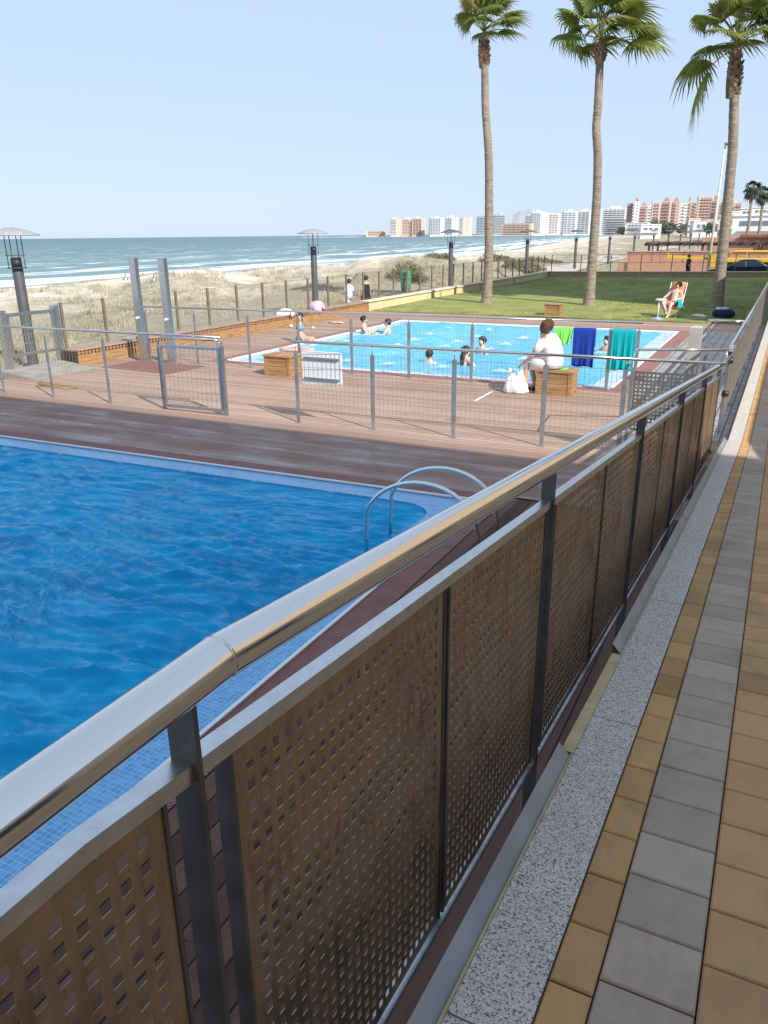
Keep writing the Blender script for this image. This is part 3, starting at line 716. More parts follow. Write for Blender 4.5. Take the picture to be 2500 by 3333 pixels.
towel('towel', 'long turquoise towel hung at the end of the farther fence', MT['cl_teal'], -2.91, -2.47, .77, .4, 3.2, 3)

# ================================================================== BENCH BOXES, BAG, SMALL THINGS ON THE DECK
def bench_box(label, x0, x1, y0, y1, h):
    t = thing('wooden_bench_box', label, 'bench', ((x0+x1)/2, (y0+y1)/2, 0), 'wooden box benches round the small pool')
    n = 4; ph = (h-.04)/n
    for i in range(n):
        mb = MB(); mb.cbox(x0+.012, x1-.012, y0+.012, y1-.012, i*ph+.006, (i+1)*ph-.004, .004); mb.build('plank', MT['wood'], t)
    for cx in (x0+.035, x1-.035):
        for cy in (y0, y1-.03): mb = MB(); mb.box(cx-.035, cx+.035, cy, cy+.03, .002, h-.042); mb.build('corner_post', MT['wood'], t)
    for i in range(4):
        d_ = (y1-y0+.04)/4; mb = MB(); mb.cbox(x0-.02, x1+.02, y0-.02+i*d_+.004, y0-.02+(i+1)*d_-.004, h-.04, h, .004); mb.build('seat_board', MT['wood'], t)
    return t
bench_box('wooden box bench on the deck left of the white board', -10.27, -9.58, 14.30, 14.80, .46)
bench_box('wooden box bench that the woman in white sits on', -4.12, -3.42, 14.62, 15.06, .48)
bench_box('wooden box bench at the edge of the lawn, beyond the small pool', -8.05, -7.45, 29.2, 29.65, .47)
# white carrier bag
def bag():
    mb = MB(); n = 28; vs = []; prof = [(.0, .235, .15), (.03, .25, .17), (.14, .22, .15), (.26, .18, .11), (.36, .15, .07), (.42, .135, .05)]
    for z_, a, b in prof:
        for i in range(n):
            q = 2*math.pi*i/n; w_ = 1+.10*math.sin(q*5+z_*9)+.06*math.sin(q*9+z_*17)
            zz = z_ + (.045*abs(math.cos(q))*(z_/.42)**3) + (-.07*(abs(math.sin(q))**4)*(z_/.42)**2)
            vs.append((-4.52+a*w_*math.cos(q), 14.62+b*w_*math.sin(q), zz+.003))
    k = len(prof); mb.add(vs, [(i*n+j, i*n+(j+1) % n, (i+1)*n+(j+1) % n, (i+1)*n+j) for i in range(k-1) for j in range(n)], 0, True)
    t = thing('carrier_bag', 'white open-topped carrier bag on the deck at the feet of the woman in white', 'bag', (-4.52, 14.62, 0))
    o = mb.build('body', MT['cl_white'], t); md = o.modifiers.new('thick', 'SOLIDIFY'); md.thickness = .004
    mb = MB(); mb.tube([(-4.60, 14.55, .36), (-4.56, 14.54, .47), (-4.48, 14.54, .47), (-4.44, 14.55, .36)], .008, 6); mb.build('handle', MT['cl_white'], t)
bag()
mb = MB(); mb.ell((-3.63, 14.72, .492), .07, .03, .012, 12, 5); mb.ell((-3.60, 14.80, .494), .07, .03, .012, 12, 5); mb.tube([(-3.66, 14.72, .50), (-3.63, 14.72, .53), (-3.60, 14.72, .50)], .006, 6)
tag(mb.build('flip_flops', MT['cl_green'], loc=(-3.62, 14.76, .48)), 'small lime green flip-flops lying on the bench beside the woman in white', 'sandals')
mb = MB(); mb.ell((-15.0, 22.6, .055), .055, .055, .055, 12, 8)
tag(mb.build('ball', MT['white'], loc=(-15.0, 22.6, 0)), 'small white ball on the deck left of the girl at the pool edge', 'ball')
mb = MB(); mb.ell((-14.0, 22.4, .055), .06, .06, .055, 12, 8)
tag(mb.build('ball', M('ball_peach', (.72, .5, .38)), loc=(-14.0, 22.4, 0)), 'small peach ball on the deck right of the girl at the pool edge', 'ball')
mb = MB(); mb.ell((-14.2, 24.3, .03), .33, .12, .03, 16, 5, jit=.1); mb.ell((-14.05, 24.25, .045), .12, .08, .03, 10, 5, jit=.2)
tag(mb.build('sandals', M('sandal_peach', (.70, .42, .28)), loc=(-14.2, 24.3, 0)), 'flat peach coloured cloth left on the deck below the mauve towel', 'towel')
mb = MB(); mb.bar((-4.95, 13.5, .004), (-4.96, 14.5, .004), .04, .006)
tag(mb.build('deck_strip', MT['white'], loc=(-4.95, 14, 0)), 'thin pale strip lying on the deck between the two fences', 'strip')
# ================================================================== POOL LADDER
def ladder():
    t = thing('pool_ladder', 'pair of curved steel grab rails at the corner of the large blue pool', 'pool ladder', (-2.8, 6.6, 0))
    for y in (6.32, 6.86):
        pts = [(-2.22, y, .0), (-2.24, y, .30)]
        for i in range(17):
            q = math.pi*(i/16)*.98; pts.append((-2.84+.58*math.cos(q*.93+.05), y, .33+.42*math.sin(q*.96+.08)))
        pts += [(-3.42, y, .12), (-3.44, y, -.5)]
        mb = MB(); mb.tube(pts, .021, 14); mb.build('grab_rail', MT['steel'], t)
        mb = MB(); mb.lathe((-2.22, y, 0), [(.055, .001), (.055, .012), (.03, .03), (.0, .03)], 16); mb.build('base_flange', MT['steel'], t)
    for z_ in (-.28,):
        mb = MB(); mb.box(-3.50, -3.40, 6.32, 6.86, z_-.02, z_); mb.build('tread', MT['steel'], t)
ladder()
# ================================================================== WOODEN PLANTER WALL, BEACH FENCE AND ITS GATE
def planter(name, label, y0, y1, x=-15.22, h=.40):
    t = thing(name, label, 'low wall', (x, (y0+y1)/2, 0))
    n = 3
    for i in range(n):
        mb = MB(); mb.cbox(x-.03, x, y0, y1, .004+i*.085, .085+i*.085, .004); mb.build('plank', MT['wood'], t)
    mb = MB(); mb.box(x-.50, x-.035, y0, y1, -.2, h-.035); mb.build('core', MT['gap_shade'], t)
    # open slatted band under the cap: small upright blocks, near-black core paints the shade between
    mb = MB(); y = y0+.03
    while y < y1-.05: mb.box(x-.03, x-.004, y, y+.045, .262, h-.036); y += .115
    mb.box(x-.034, x-.01, y0, y1, .300, .318); mb.build('slat_band', MT['wood'], t)
    mb = MB(); mb.cbox(x-.52, x+.02, y0, y1, h-.034, h, .006); mb.build('cap', MT['wood_cap'], t)
    return t
planter('wooden_planter', 'low wooden planter wall by the showers, nearer the gate to the beach', 13.55, 15.7)
planter('wooden_planter', 'long low wooden planter wall between the showers and the cream garden wall', 16.05, 28.75)
mb = MB()
tt = thing('beach_ramp', 'grey concrete ramp with a wooden side leading up to the beach gate', 'ramp', (-14.3, 12.2, 0))
mb.add([(-14.5,11.7,.012),(-15.7,11.7,.14),(-15.7,13.45,.14),(-14.5,13.45,.012),(-14.5,11.7,.004),(-15.7,11.7,.004),(-15.7,13.45,.004),(-14.5,13.45,.004)], [(0,3,2,1),(4,5,6,7),(0,1,5,4),(1,2,6,5),(2,3,7,6),(3,0,4,7)])
mb.build('slab', M('ramp_concrete', (.27, .245, .215), .2, 3, .9), tt)
mb = MB(); mb.add([(-12.95,11.2,.01),(-13.9,11.2,.10),(-13.9,11.2,.004),(-12.95,11.2,.004),(-12.95,11.5,.01),(-13.9,11.5,.10),(-13.9,11.5,.004),(-12.95,11.5,.004)], [(0,1,2,3),(7,6,5,4),(0,4,5,1),(1,5,6,2),(3,2,6,7),(0,3,7,4)]); mb.build('side_board', MT['wood'], tt)
bgate = thing('beach_gate', 'grey framed mesh gate with wide flat posts at the far left', 'gate', (-15.7, 12.5, 0))
for y in (11.98, 13.45):
    mb = MB(); mb.box(-15.78, -15.62, y-.07, y+.07, 0, 1.44); mb.build('post', MT['steel_flat'], bgate)
mb = MB(); mb.bar((-15.66, 12.06, 1.33), (-15.66, 13.36, 1.33), .05, .07); mb.bar((-15.66, 12.06, .42), (-15.66, 13.36, .42), .05, .06)
mb.bar((-15.66, 12.1, .45), (-15.66, 12.1, 1.30), .05, .06, (0,1,0)); mb.bar((-15.66, 13.32, .45), (-15.66, 13.32, 1.30), .05, .06, (0,1,0)); mb.build('frame', MT['steel_flat'], bgate)
mesh_panel((-15.66, 12.14, 0), (-15.66, 13.28, 0), .45, 1.29, .085, .2, .006).build('mesh_panel', MT['wire'], bgate)
bf = thing('beach_fence', 'brown posted mesh fence along the beach on top of the low walls', 'fence', (-15.62, 30, 0))
py = [13.6, 14.95, 16.3] + [17.69+1.415*i for i in range(28)]
for y in py:
    mb = MB(); mb.box(-15.655, -15.60, y-.035, y+.035, .30, 1.50); mb.build('post', MT['post_brown'], bf)
mb = MB(); mb.bar((-15.628, 13.5, 1.47), (-15.628, 56.3, 1.47), .010, .010); mb.bar((-15.628, 13.5, .48), (-15.628, 56.3, .48), .010, .010); mb.build('wire', MT['post_brown'], bf)
for i, (a, b) in enumerate(zip(py[:-1], py[1:])):
    if i > 17: continue
    mesh_panel((-15.628, a+.04, 0), (-15.628, b-.04, 0), .48, 1.47, .09, .33, .0032).build('mesh_panel', MT['post_brown'], bf)
# corner of fence at the back of the lawn: taller thin rails along the back wall
bf2 = thing('garden_fence', 'thin railed fence on top of the wall at the back of the lawn', 'fence', (-8, 57, .42))
BW = lambda x: 55.9 + .205*(x+15.2)
for i in range(8):
    x = -15.1+1.95*i; mb = MB(); mb.box(x-.025, x+.025, BW(x)+.05, BW(x)+.10, .40, 1.52); mb.build('post', MT['post_brown'], bf2)
mb = MB()
for z_ in (1.50, 1.0): mb.bar((-15.1, BW(-15.1)+.075, z_), (-1.3, BW(-1.3)+.075, z_), .025, .03)
mb.build('rail', MT['wood_cap'], bf2)
# ------------------------------------------------------------------ garden walls
gw = thing('garden_wall', 'low cream wall with pale coping along the seaward side of the lawn', 'wall', (-15.4, 42, 0))
mb = MB(); mb.box(-15.58, -15.30, 28.80, 56.0, -.3, .36); mb.build('wall', MT['cream_wall'], gw)
mb = MB(); mb.cbox(-15.64, -15.24, 28.77, 56.1, .362, .42, .008); mb.build('coping', MT['stone_cap'], gw)
for y in (36.3, 42, 48):
    mb = MB(); mb.box(-15.30, -15.288, y, y+.28, -.02, .355); mb.build('pier', MT['tan_wall'], gw)
gw2 = thing('garden_wall', 'low wall across the back of the lawn, shade put into its tan colour', 'wall', (-8, 57, 0))
mb = MB(); a = (-15.3, BW(-15.3)+.1); b = (3.0, BW(3.0)+.1); mb.bar((a[0], a[1], .03), (b[0], b[1], .03), .28, .66); mb.build('wall', MT['tan_wall'], gw2)  # same wall as the cream one, shade painted in as a darker tan
mb = MB(); mb.bar((a[0]-.3, a[1]-.06, .391), (b[0], b[1], .391), .40, .055); mb.build('coping', MT['stone_cap'], gw2)
# ------------------------------------------------------------------ lawn
mb = MB(); n1, n2 = 40, 60
xs = np.linspace(-15.32, -.5, n1); ys = np.linspace(28.88, 59, n2); Xl, Yl = np.meshgrid(xs, ys); Zl = .0 + .02*fnoise(Xl*2, Yl*2) + .03*sstep(28.9, 30, Yl)
I = np.arange(n1*n2).reshape(n2, n1)
mb.add(np.stack([Xl, Yl, Zl], -1).reshape(-1, 3).tolist(), np.stack([I[:-1,:-1], I[:-1,1:], I[1:,1:], I[1:,:-1]], -1).reshape(-1, 4).tolist(), 0, True)
struct(mb.build('lawn', MT['lawn']))
def blades(name, pts, h, w, mat, per=1, lean=.5, seed=1):
    rs = np.random.RandomState(seed); P = np.repeat(np.asarray(pts), per, 0); n = len(P)
    if per > 1: P = P + np.concatenate([rs.normal(0, .10, (n, 2)), np.zeros((n, 1))], 1)
    a = rs.uniform(0, 6.283, n); hh = h*rs.uniform(.5, 1.3, n); ww = w*rs.uniform(.6, 1.4, n)
    dx, dy = np.cos(a), np.sin(a); la = rs.uniform(0, 6.283, n); le = hh*lean*rs.uniform(0, 1, n)
    V = np.empty((n, 3, 3)); V[:, 0] = P; V[:, 1] = P; V[:, 2] = P
    V[:, 0, 0] -= dx*ww; V[:, 0, 1] -= dy*ww; V[:, 1, 0] += dx*ww; V[:, 1, 1] += dy*ww; V[:, :2, 2] -= .02
    V[:, 2, 0] += np.cos(la)*le + hh*.15; V[:, 2, 1] += np.sin(la)*le; V[:, 2, 2] += hh
    me = bpy.data.meshes.new(name); me.vertices.add(n*3); me.vertices.foreach_set('co', V.ravel()); me.loops.add(n*3); me.loops.foreach_set('vertex_index', np.arange(n*3))
    me.polygons.add(n); me.polygons.foreach_set('loop_start', np.arange(n)*3); me.materials.append(mat); me.update(calc_edges=True)
    o = bpy.data.objects.new(name, me); COL.objects.link(o); o['kind'] = 'stuff'; return o
rs = np.random.RandomState(2); N = 90000
gx = rs.uniform(-15.25, -.7, N); gy = 28.95 + 27*rs.uniform(0, 1, N)**1.5
tag(blades('lawn_grass', np.stack([gx, gy, np.full(N, .01)], 1), .065, .009, MT['blade']), 'short mown grass of the lawn inside the low walls', 'grass')
# beach scrub
rs = np.random.RandomState(4); N = 26000
gx = -15.9 - rs.uniform(0, 1, N)**1.2*36; gy = rs.uniform(4, 62, N)*(1+rs.uniform(0, 1, N)**3*1.6)
gz, gd, ga = land(gx, gy); cl = fnoise(gx*2.2+9, gy*2.2) + .5*fnoise(gx*6, gy*6+5)
keep = (gd > 15) & (cl > -.10+ .30*np.exp(-((gd-25)/8)**2)) & ~((gx > -18.0) & (rs.uniform(0, 1, N) < .5))
P = np.stack([gx, gy, gz], 1)[keep]
tag(blades('dune_grass', P, .26, .012, MT['dune_blade'], per=7, lean=.9, seed=5), 'dry olive dune grass covering the sand beyond the beach fence', 'grass')
def shrub(label, c, r, h, seed, n=3200):
    rs = np.random.RandomState(seed); u = rs.normal(0, 1, (n, 3)); u /= np.linalg.norm(u, axis=1)[:, None]; rr = rs.uniform(.45, 1.05, n)[:, None]*(1+.3*fnoise(u[:, 0]*9+seed, u[:, 1]*9))[:, None]
    P = u*rr*np.array([r, r*.8, h]); P[:, 2] = np.abs(P[:, 2]); V = []; F = []
    for i, p in enumerate(P):
        a = Vector(rs.normal(0, 1, 3)).normalized(); b = a.orthogonal().normalized(); s_ = .045*(.6+rs.uniform()) * r
        q = Vector(p)+Vector(c); V += [tuple(q-a*s_), tuple(q+b*s_*.5), tuple(q+a*s_), tuple(q-b*s_*.5)]; F.append((4*i, 4*i+1, 4*i+2, 4*i+3))
    t = thing('shrub', label, 'shrub', c, 'dark shrubs among the dunes')
    me = bpy.data.meshes.new('foliage'); me.from_pydata([(x-c[0], y-c[1], z-c[2]) for x, y, z in V], [], F); me.materials.append(MT['shrub'])
    o = bpy.data.objects.new('foliage', me); COL.objects.link(o); o.parent = t
    mb = MB()
    for i in range(5): q = i*1.3+seed; mb.tube([(c[0], c[1], c[2]-.1), (c[0]+r*.4*math.cos(q), c[1]+r*.4*math.sin(q), c[2]+h*.7)], .03, 5)
    mb.build('stem', MT['boots'], t)
for lb, x, y, r, h, sd_ in (('broad bare grey shrub behind the green bin', -23.0, 49, 1.5, 1.0, 1), ('dark low shrub behind the cream wall, left of the second palm', -21.5, 70, 2.0, .8, 3),
        ('dark long shrub on the dune crest left of the middle palm', -27, 96, 2.4, .7, 5), ('dark shrub on the dune crest right of the third lamp post', -30, 88, 1.8, .8, 7), ('olive shrub on the dune just left of the nearest palm', -33, 78, 1.6, .8, 9)):
    z0 = float(land(np.array([x]), np.array([float(y)]))[0][0]); shrub(lb, (x, y, z0-.1), r, h, sd_)
# promenade path beyond the lawn
mb = MB(); pp = [(-18.2, 57), (-19.5, 75), (-21.5, 100), (-23, 140), (-24, 200)]
for (ax, ay), (bx, by) in zip(pp[:-1], pp[1:]):
    k = 6
    for i in range(k):
        y0 = ay+(by-ay)*i/k; y1 = ay+(by-ay)*(i+1)/k; x0 = ax+(bx-ax)*i/k; x1 = ax+(bx-ax)*(i+1)/k
        q = []
        for (x, y) in ((x0-1.6, y0), (x0+1.6, y0), (x1+1.6, y1), (x1-1.6, y1)): q.append((x, y, float(land(np.array([x]), np.array([y]))[0][0])+.10))
        mb.add(q, [(0,1,2,3)])
struct(mb.build('path', MT['path']))
sheet('road', [(-9, 40, 60, 71.5)], MT['road'], -.42, .3)

# ================================================================== SHOWERS, MAT, LAMP POSTS, BIN
def shower(label, x, y):
    t = thing('shower_column', label, 'shower', (x, y, 0), 'showers on the red mat')
    mb = MB(); mb.cbox(x-.095, x+.095, y-.06, y+.06, 0, 2.5, .015); mb.build('column', MT['steel_flat'], t)
    mb = MB(); mb.tube([(x-.095, y, 2.14), (x-.30, y, 2.14), (x-.32, y, 2.06)], .012, 8); mb.bar((x-.11, y-.065, 2.15), (x+.10, y-.065, 2.15), .01, .02); mb.build('arm', MT['steel'], t)
    mb = MB(); mb.lathe((x-.32, y, 1.97), [(.0, .0), (.07, .0), (.075, .02), (.03, .06), (.012, .09)], 14); mb.build('shower_head', MT['steel'], t)
    mb = MB(); mb.lathe((x, y, 1.0), [(0,0)], 4) if False else mb.tube([(x, y-.06, 1.08), (x, y-.11, 1.08)], .028, 10); mb.build('push_button', MT['white'], t)
    mb = MB(); mb.box(x-.16, x+.16, y-.12, y+.12, .005, .016); mb.build('base_plate', MT['steel_dull'], t)
shower('tall flat steel shower column, left one on the red mat', -14.30, 14.80)
shower('tall flat steel shower column, right one on the red mat', -13.33, 14.74)
mb = MB(); mb.bar((-14.55, 14.25, .005), (-12.35, 14.15, .005), 1.25, .01)
tag(mb.build('shower_mat', MT['red_mat'], loc=(-13.5, 14.2, 0)), 'dark red rubber mat under the two shower columns', 'mat')
def lamp(label, x, y, z0, disc, seg=28):
    t = thing('lamp_post', label, 'lamp post', (x, y, z0), 'dark lamp posts with dish tops along the beach')
    mb = MB(); mb.lathe((x, y, z0), [(.135, 0), (.135, 2.22-z0), (.128, 2.24-z0), (.128, 2.49-z0), (.135, 2.50-z0), (.0, 2.50-z0)], seg); mb.build('column', MT['lamp_dark'], t)
    mb = MB(); mb.lathe((x, y, 2.26), [(.12, 0), (.131, 0), (.131, .20), (.12, .20)], seg)
    mb.build('lantern', MT['black'], t)
    for zz in (2.24, 2.55):
        mb = MB(); mb.lathe((x, y, zz), [(.11, 0), (.24, 0), (.24, .02), (.11, .02)], seg); mb.build('ring', MT['lamp_dark'], t)
    for i in range(4):
        q = i*math.pi/2+.5; mb = MB(); mb.tube([(x+.21*math.cos(q), y+.21*math.sin(q), 2.22), (x+.21*math.cos(q), y+.21*math.sin(q), 3.06)], .011, 6); mb.build('rod', MT['lamp_dark'], t)
    mb = MB(); mb.lathe((x, y, 3.03), [(0, .20), (.12, .19), (.40, .125), (.66, .025), (.68, .0), (.64, -.005), (.40, .05), (.0, .08)], 36); mb.build('disc', disc, t)
    return t
for i in range(15):
    y = 14.34+16.0*i; x = -17.85 if i == 0 else -18.75-.03*i
    if i == 0: lb = 'dark lamp post with grey dish top at the far left, beside the beach gate'
    elif i < 6: lb = ['', 'dark lamp post with grey dish top, second from the left, beyond the planter wall', 'dark lamp post standing between the green bin and the first palm', 'dark lamp post between the first and second palms', 'dark lamp post close to the left side of the second palm', 'dark lamp post just right of the second palm'][i]
    else: lb = 'distant dark lamp post in the row beyond the brick wall'
    lamp(lb, x, y, -.25 if i < 4 else -.5, MT['lamp_disc'] if i < 2 else MT['lamp_disc_dark'], 28 if i < 4 else 12)
bn = thing('litter_bin', 'green hooded litter bin mounted on the cream wall', 'bin', (-15.95, 33.6, .3))
bx, by = -15.86, 33.6
mb = MB(); mb.lathe((bx, by, .42), [(.0, .0), (.19, .0), (.21, .04), (.26, .62), (.0, .62)], 20); mb.build('body', MT['green_bin'], bn)
mb = MB(); mb.lathe((bx, by, 1.04), [(.28, .0), (.28, .06), (.26, .10), (.25, .28), (.20, .36), (.0, .40)], 20); mb.build('hood', MT['green_bin'], bn)
mb = MB(); mb.ell((bx+.14, by-.20, 1.25), .075, .05, .07); mb.build('opening', MT['black'], bn)
mb = MB(); mb.box(bx-.03, bx+.03, by-.03, by+.03, -.1, .42); mb.build('post', MT['lamp_dark'], bn)

# ================================================================== PALMS
WIND = Vector((.80, .30, 0))
def frond(mb, org, az, el, plen, blen, seed, wind=.5, droop=.35, nseg=30, mi=0):
    rs = random.Random(seed); d = Vector((math.cos(az)*math.cos(el), math.sin(az)*math.cos(el), math.sin(el)))
    pts = []; p = Vector(org); k = 7; dd = d.copy()
    for i in range(k+1):
        pts.append(p.copy()); dd = (dd + (Vector((0,0,-1))*droop*.16 + WIND*wind*.05)).normalized(); p = p + dd*plen/k
    mb.tube(pts, [.030-.0022*i for i in range(k+1)], 5, mi=2)
    hub = pts[-1]; u = dd; v = u.cross(Vector((0,0,1)));
    if v.length < .1: v = Vector((1,0,0))
    v.normalize(); w = v.cross(u).normalized(); roll = rs.uniform(-.35, .35)
    v, w = (v*math.cos(roll)+w*math.sin(roll)), (w*math.cos(roll)-v*math.sin(roll))
    spread = rad(rs.uniform(98, 122)); cup = rs.uniform(.15, .45)
    def pos(ang, r, lift=0.):
        q = hub + u*(math.cos(ang)*r*blen) + v*(math.sin(ang)*r*blen) + w*(lift - cup*abs(math.sin(ang))*r*r*.5*blen)
        s_ = max(0, r-.15)
        q = q + Vector((0,0,-1))*(droop*1.0*s_**2*blen*1.1) + WIND*(wind*s_**2*blen*.8)
        return q
    nb = nseg*2; B = [spread*(2*i/nb-1) for i in range(nb+1)]
    Ls = [rs.uniform(.80, 1.08)*(1-.22*abs(B[2*i+1]/spread)**2) for i in range(nseg)]
    rows = []
    for r in (.04, .30, .52):
        rows.append([pos(b, r, (.018 if i % 2 else -.012)*r*2*blen) for i, b in enumerate(B)])
    o = len(rows[0]); vs = rows[0]+rows[1]+rows[2]; fs = []
    for j in range(2):
        for i in range(nb): fs.append((j*o+i, j*o+i+1, (j+1)*o+i+1, (j+1)*o+i))
    mb.add(vs, fs, mi, False)
    for i in range(nseg):
        b0, bm, b1 = B[2*i], B[2*i+1], B[2*i+2]; L = Ls[i]; jit = rs.uniform(-.03, .03)
        hw = (b1-b0)/2; a1 = pos(bm-hw*.62+jit, .52+(L-.52)*.45); a2 = pos(bm+hw*.62+jit, .52+(L-.52)*.45); tip = pos(bm+jit*2, L) + Vector((0,0,-1))*rs.uniform(.0, .14)*blen + WIND*rs.uniform(0, .12)*blen
        s0, sm, s1 = rows[2][2*i], rows[2][2*i+1], rows[2][2*i+2]; am = (a1+a2)/2 + w*.012
        mb.add([s0, sm, s1, a2, am, a1, tip], [(0,1,4,5), (1,2,3,4), (5,4,6), (4,3,6)], mi)
def palm(label, path, r0, r1, sk_h, top, seed, nf, plen, blen, dry=.2, specials=()):
    base = path[0]; t = thing('palm_tree', label, 'palm tree', base, 'tall fan palms on the lawn')
    # trunk: resample with ring bumps
    P = [Vector(p) for p in path]; seg = []; R_ = []; n = 90
    cum = [0]; 
    for a, b in zip(P[:-1], P[1:]): cum.append(cum[-1]+(b-a).length)
    tot = cum[-1]
    def at(s_):
        for i in range(len(P)-1):
            if s_ <= cum[i+1] or i == len(P)-2:
                f = (s_-cum[i])/(cum[i+1]-cum[i]); p0 = P[max(i-1,0)]; p1 = P[i]; p2 = P[i+1]; p3 = P[min(i+2,len(P)-1)]
                return .5*((2*p1)+(p2-p0)*f+(2*p0-5*p1+4*p2-p3)*f*f+(3*p1-p0-3*p2+p3)*f**3)
    rs = random.Random(seed)
    for i in range(n+1):
        s_ = tot*i/n; seg.append(at(s_)); h = s_/tot
        flare = .40*math.exp(-s_/.3)+.28*math.exp(-s_/1.6)
        R_.append((r0+(r1-r0)*h)*(1+flare)*(1+.022*math.sin(i*1.9+seed)+rs.uniform(-.014, .014)))
    mb = MB(); mb.tube(seg, R_, 20); mb.build('trunk', MT['trunk'], t)
    topv = seg[-1]
    # old leaf bases under the crown
    mb = MB(); hs = sk_h
    for i in range(230):
        f = rs.random(); z_ = topv.z - hs*f - .02; q = rs.uniform(0, 6.283); k = min(n, int((tot-(topv.z-z_))/tot*n)); c = seg[max(0, k)]
        bulge = r1*(.95+.55*math.sin(math.pi*min(1, f*.92+.06))); ou = Vector((math.cos(q), math.sin(q), 0)); sd2 = Vector((-ou.y, ou.x, 0)); w_ = rs.uniform(.035, .06); ln = rs.uniform(.10, .2)
        p0 = Vector((c.x, c.y, z_))+ou*bulge*.75; p1 = Vector((c.x, c.y, z_+ln))+ou*(bulge*1.02+rs.uniform(.0, .07))
        mb.add([p0-sd2*w_, p0+sd2*w_, p1+sd2*w_*.5, p1-sd2*w_*.5, p0-ou*.03-sd2*w_, p0-ou*.03+sd2*w_, p1-ou*.03], [(0,1,2,3), (0,3,6,4), (1,5,6,2), (3,2,6)])
    prof = []
    for i in range(11): f = i/10; prof.append((r1*(.95+.42*math.sin(math.pi*(.06+.92*f))), -hs*f))
    c = seg[-4]; mb.lathe((topv.x, topv.y, topv.z), prof[::-1], 16); mb.build('leaf_bases', MT['boots'], t)
    # crown
    for i in range(nf):
        f = i/(nf-1); az = i*2.39996+seed+rs.uniform(-.25, .25); el = rad(87-66*f**.9+rs.uniform(-7, 7))
        mb = MB(); frond(mb, topv+Vector((0,0,.20+.24*(1-f))), az, el, plen*rs.uniform(.85, 1.1), blen*rs.uniform(.85, 1.08), seed*100+i, wind=.25+.45*rs.random(), droop=.10+.26*f, mi=1 if rs.random() < dry*f*1.6 else 0)
        mb.build('frond', [MT['frond'], MT['frond_dry'], MT['petiole']], t)
    for i, (az, el, pl, bl, dr) in enumerate(specials):
        mb = MB(); frond(mb, topv+Vector((0,0,.02)), az, el, pl, bl, seed*100+70+i, wind=.12, droop=dr)
        mb.build('frond', [MT['frond'], MT['frond_dry'], MT['petiole']], t)
    return t
palm('slender palm with straight grey trunk, leftmost of the three palms on the lawn', [(-11.93,33.67,-.1),(-11.88,33.67,1.8),(-11.94,33.67,3.7),(-12.05,33.67,6.04),(-12.25,33.67,7.81),(-12.33,33.67,9.3),(-12.42,33.67,10.35)], .19, .145, 1.05, 10.4, 3, 21, .9, .95)
palm('palm with gently waving trunk and rusty collar, middle of the three palms on the lawn', [(-7.56,34.38,-.1),(-7.55,34.38,1.2),(-7.55,34.38,2.3),(-7.56,34.38,3.4),(-7.57,34.38,4.42),(-7.66,34.38,5.88),(-7.80,34.38,6.87),(-7.80,34.38,7.64),(-7.84,34.38,8.95),(-7.88,34.38,9.75)], .19, .15, .62, 9.8, 5, 26, 1.2, 1.25, specials=((2.6, .38, 1.15, 1.05, .3), (.15, .28, 1.5, 1.25, .35), (.7, .45, 1.6, 1.3, .35)))
palm('palm with leaning mottled trunk standing partly in shade, rightmost of the three palms', [(-2.48,34.54,-.1),(-2.51,34.54,1.29),(-2.54,34.54,2.34),(-2.57,34.54,3.69),(-2.62,34.54,5.17),(-2.66,34.54,5.97),(-2.81,34.54,7.49),(-2.92,34.54,8.6),(-2.96,34.54,9.15)], .20, .165, 1.55, 9.2, 8, 26, 1.2, 1.25, specials=((3.5, -.05, 1.35, 1.2, 1.15), (2.9, .35, 1.4, 1.25, .7)))
def far_palm(label, x, y, z0, h, seed):
    t = thing('distant_palm', label, 'palm tree', (x, y, z0), 'far palms by the white houses'); rs = random.Random(seed)
    mb = MB(); mb.tube([(x, y, z0), (x+.1, y, z0+h*.5), (x, y, z0+h)], [.24, .18, .16], 10); mb.build('trunk', MT['trunk'], t)
    mb = MB(); mb.lathe((x, y, z0+h), [(.16, -1.5), (.34, -1.0), (.34, -.3), (.2, 0)], 10); mb.build('leaf_bases', MT['boots'], t)
    for i in range(22):
        f = i/21; mb = MB(); frond(mb, (x, y, z0+h), i*2.4+seed, rad(75-95*f), .7, .85, seed*50+i, wind=.2, droop=.4+.4*f, nseg=10)
        mb.build('frond', [MT['frond_far'], MT['frond_far'], MT['petiole']], t)
far_palm('taller dark distant palm in front of the white houses', -6.1, 119.8, -.2, 8.3, 2)
far_palm('shorter dark distant palm at the right edge in front of the white houses', -4.9, 124.9, -.2, 7.8, 4)
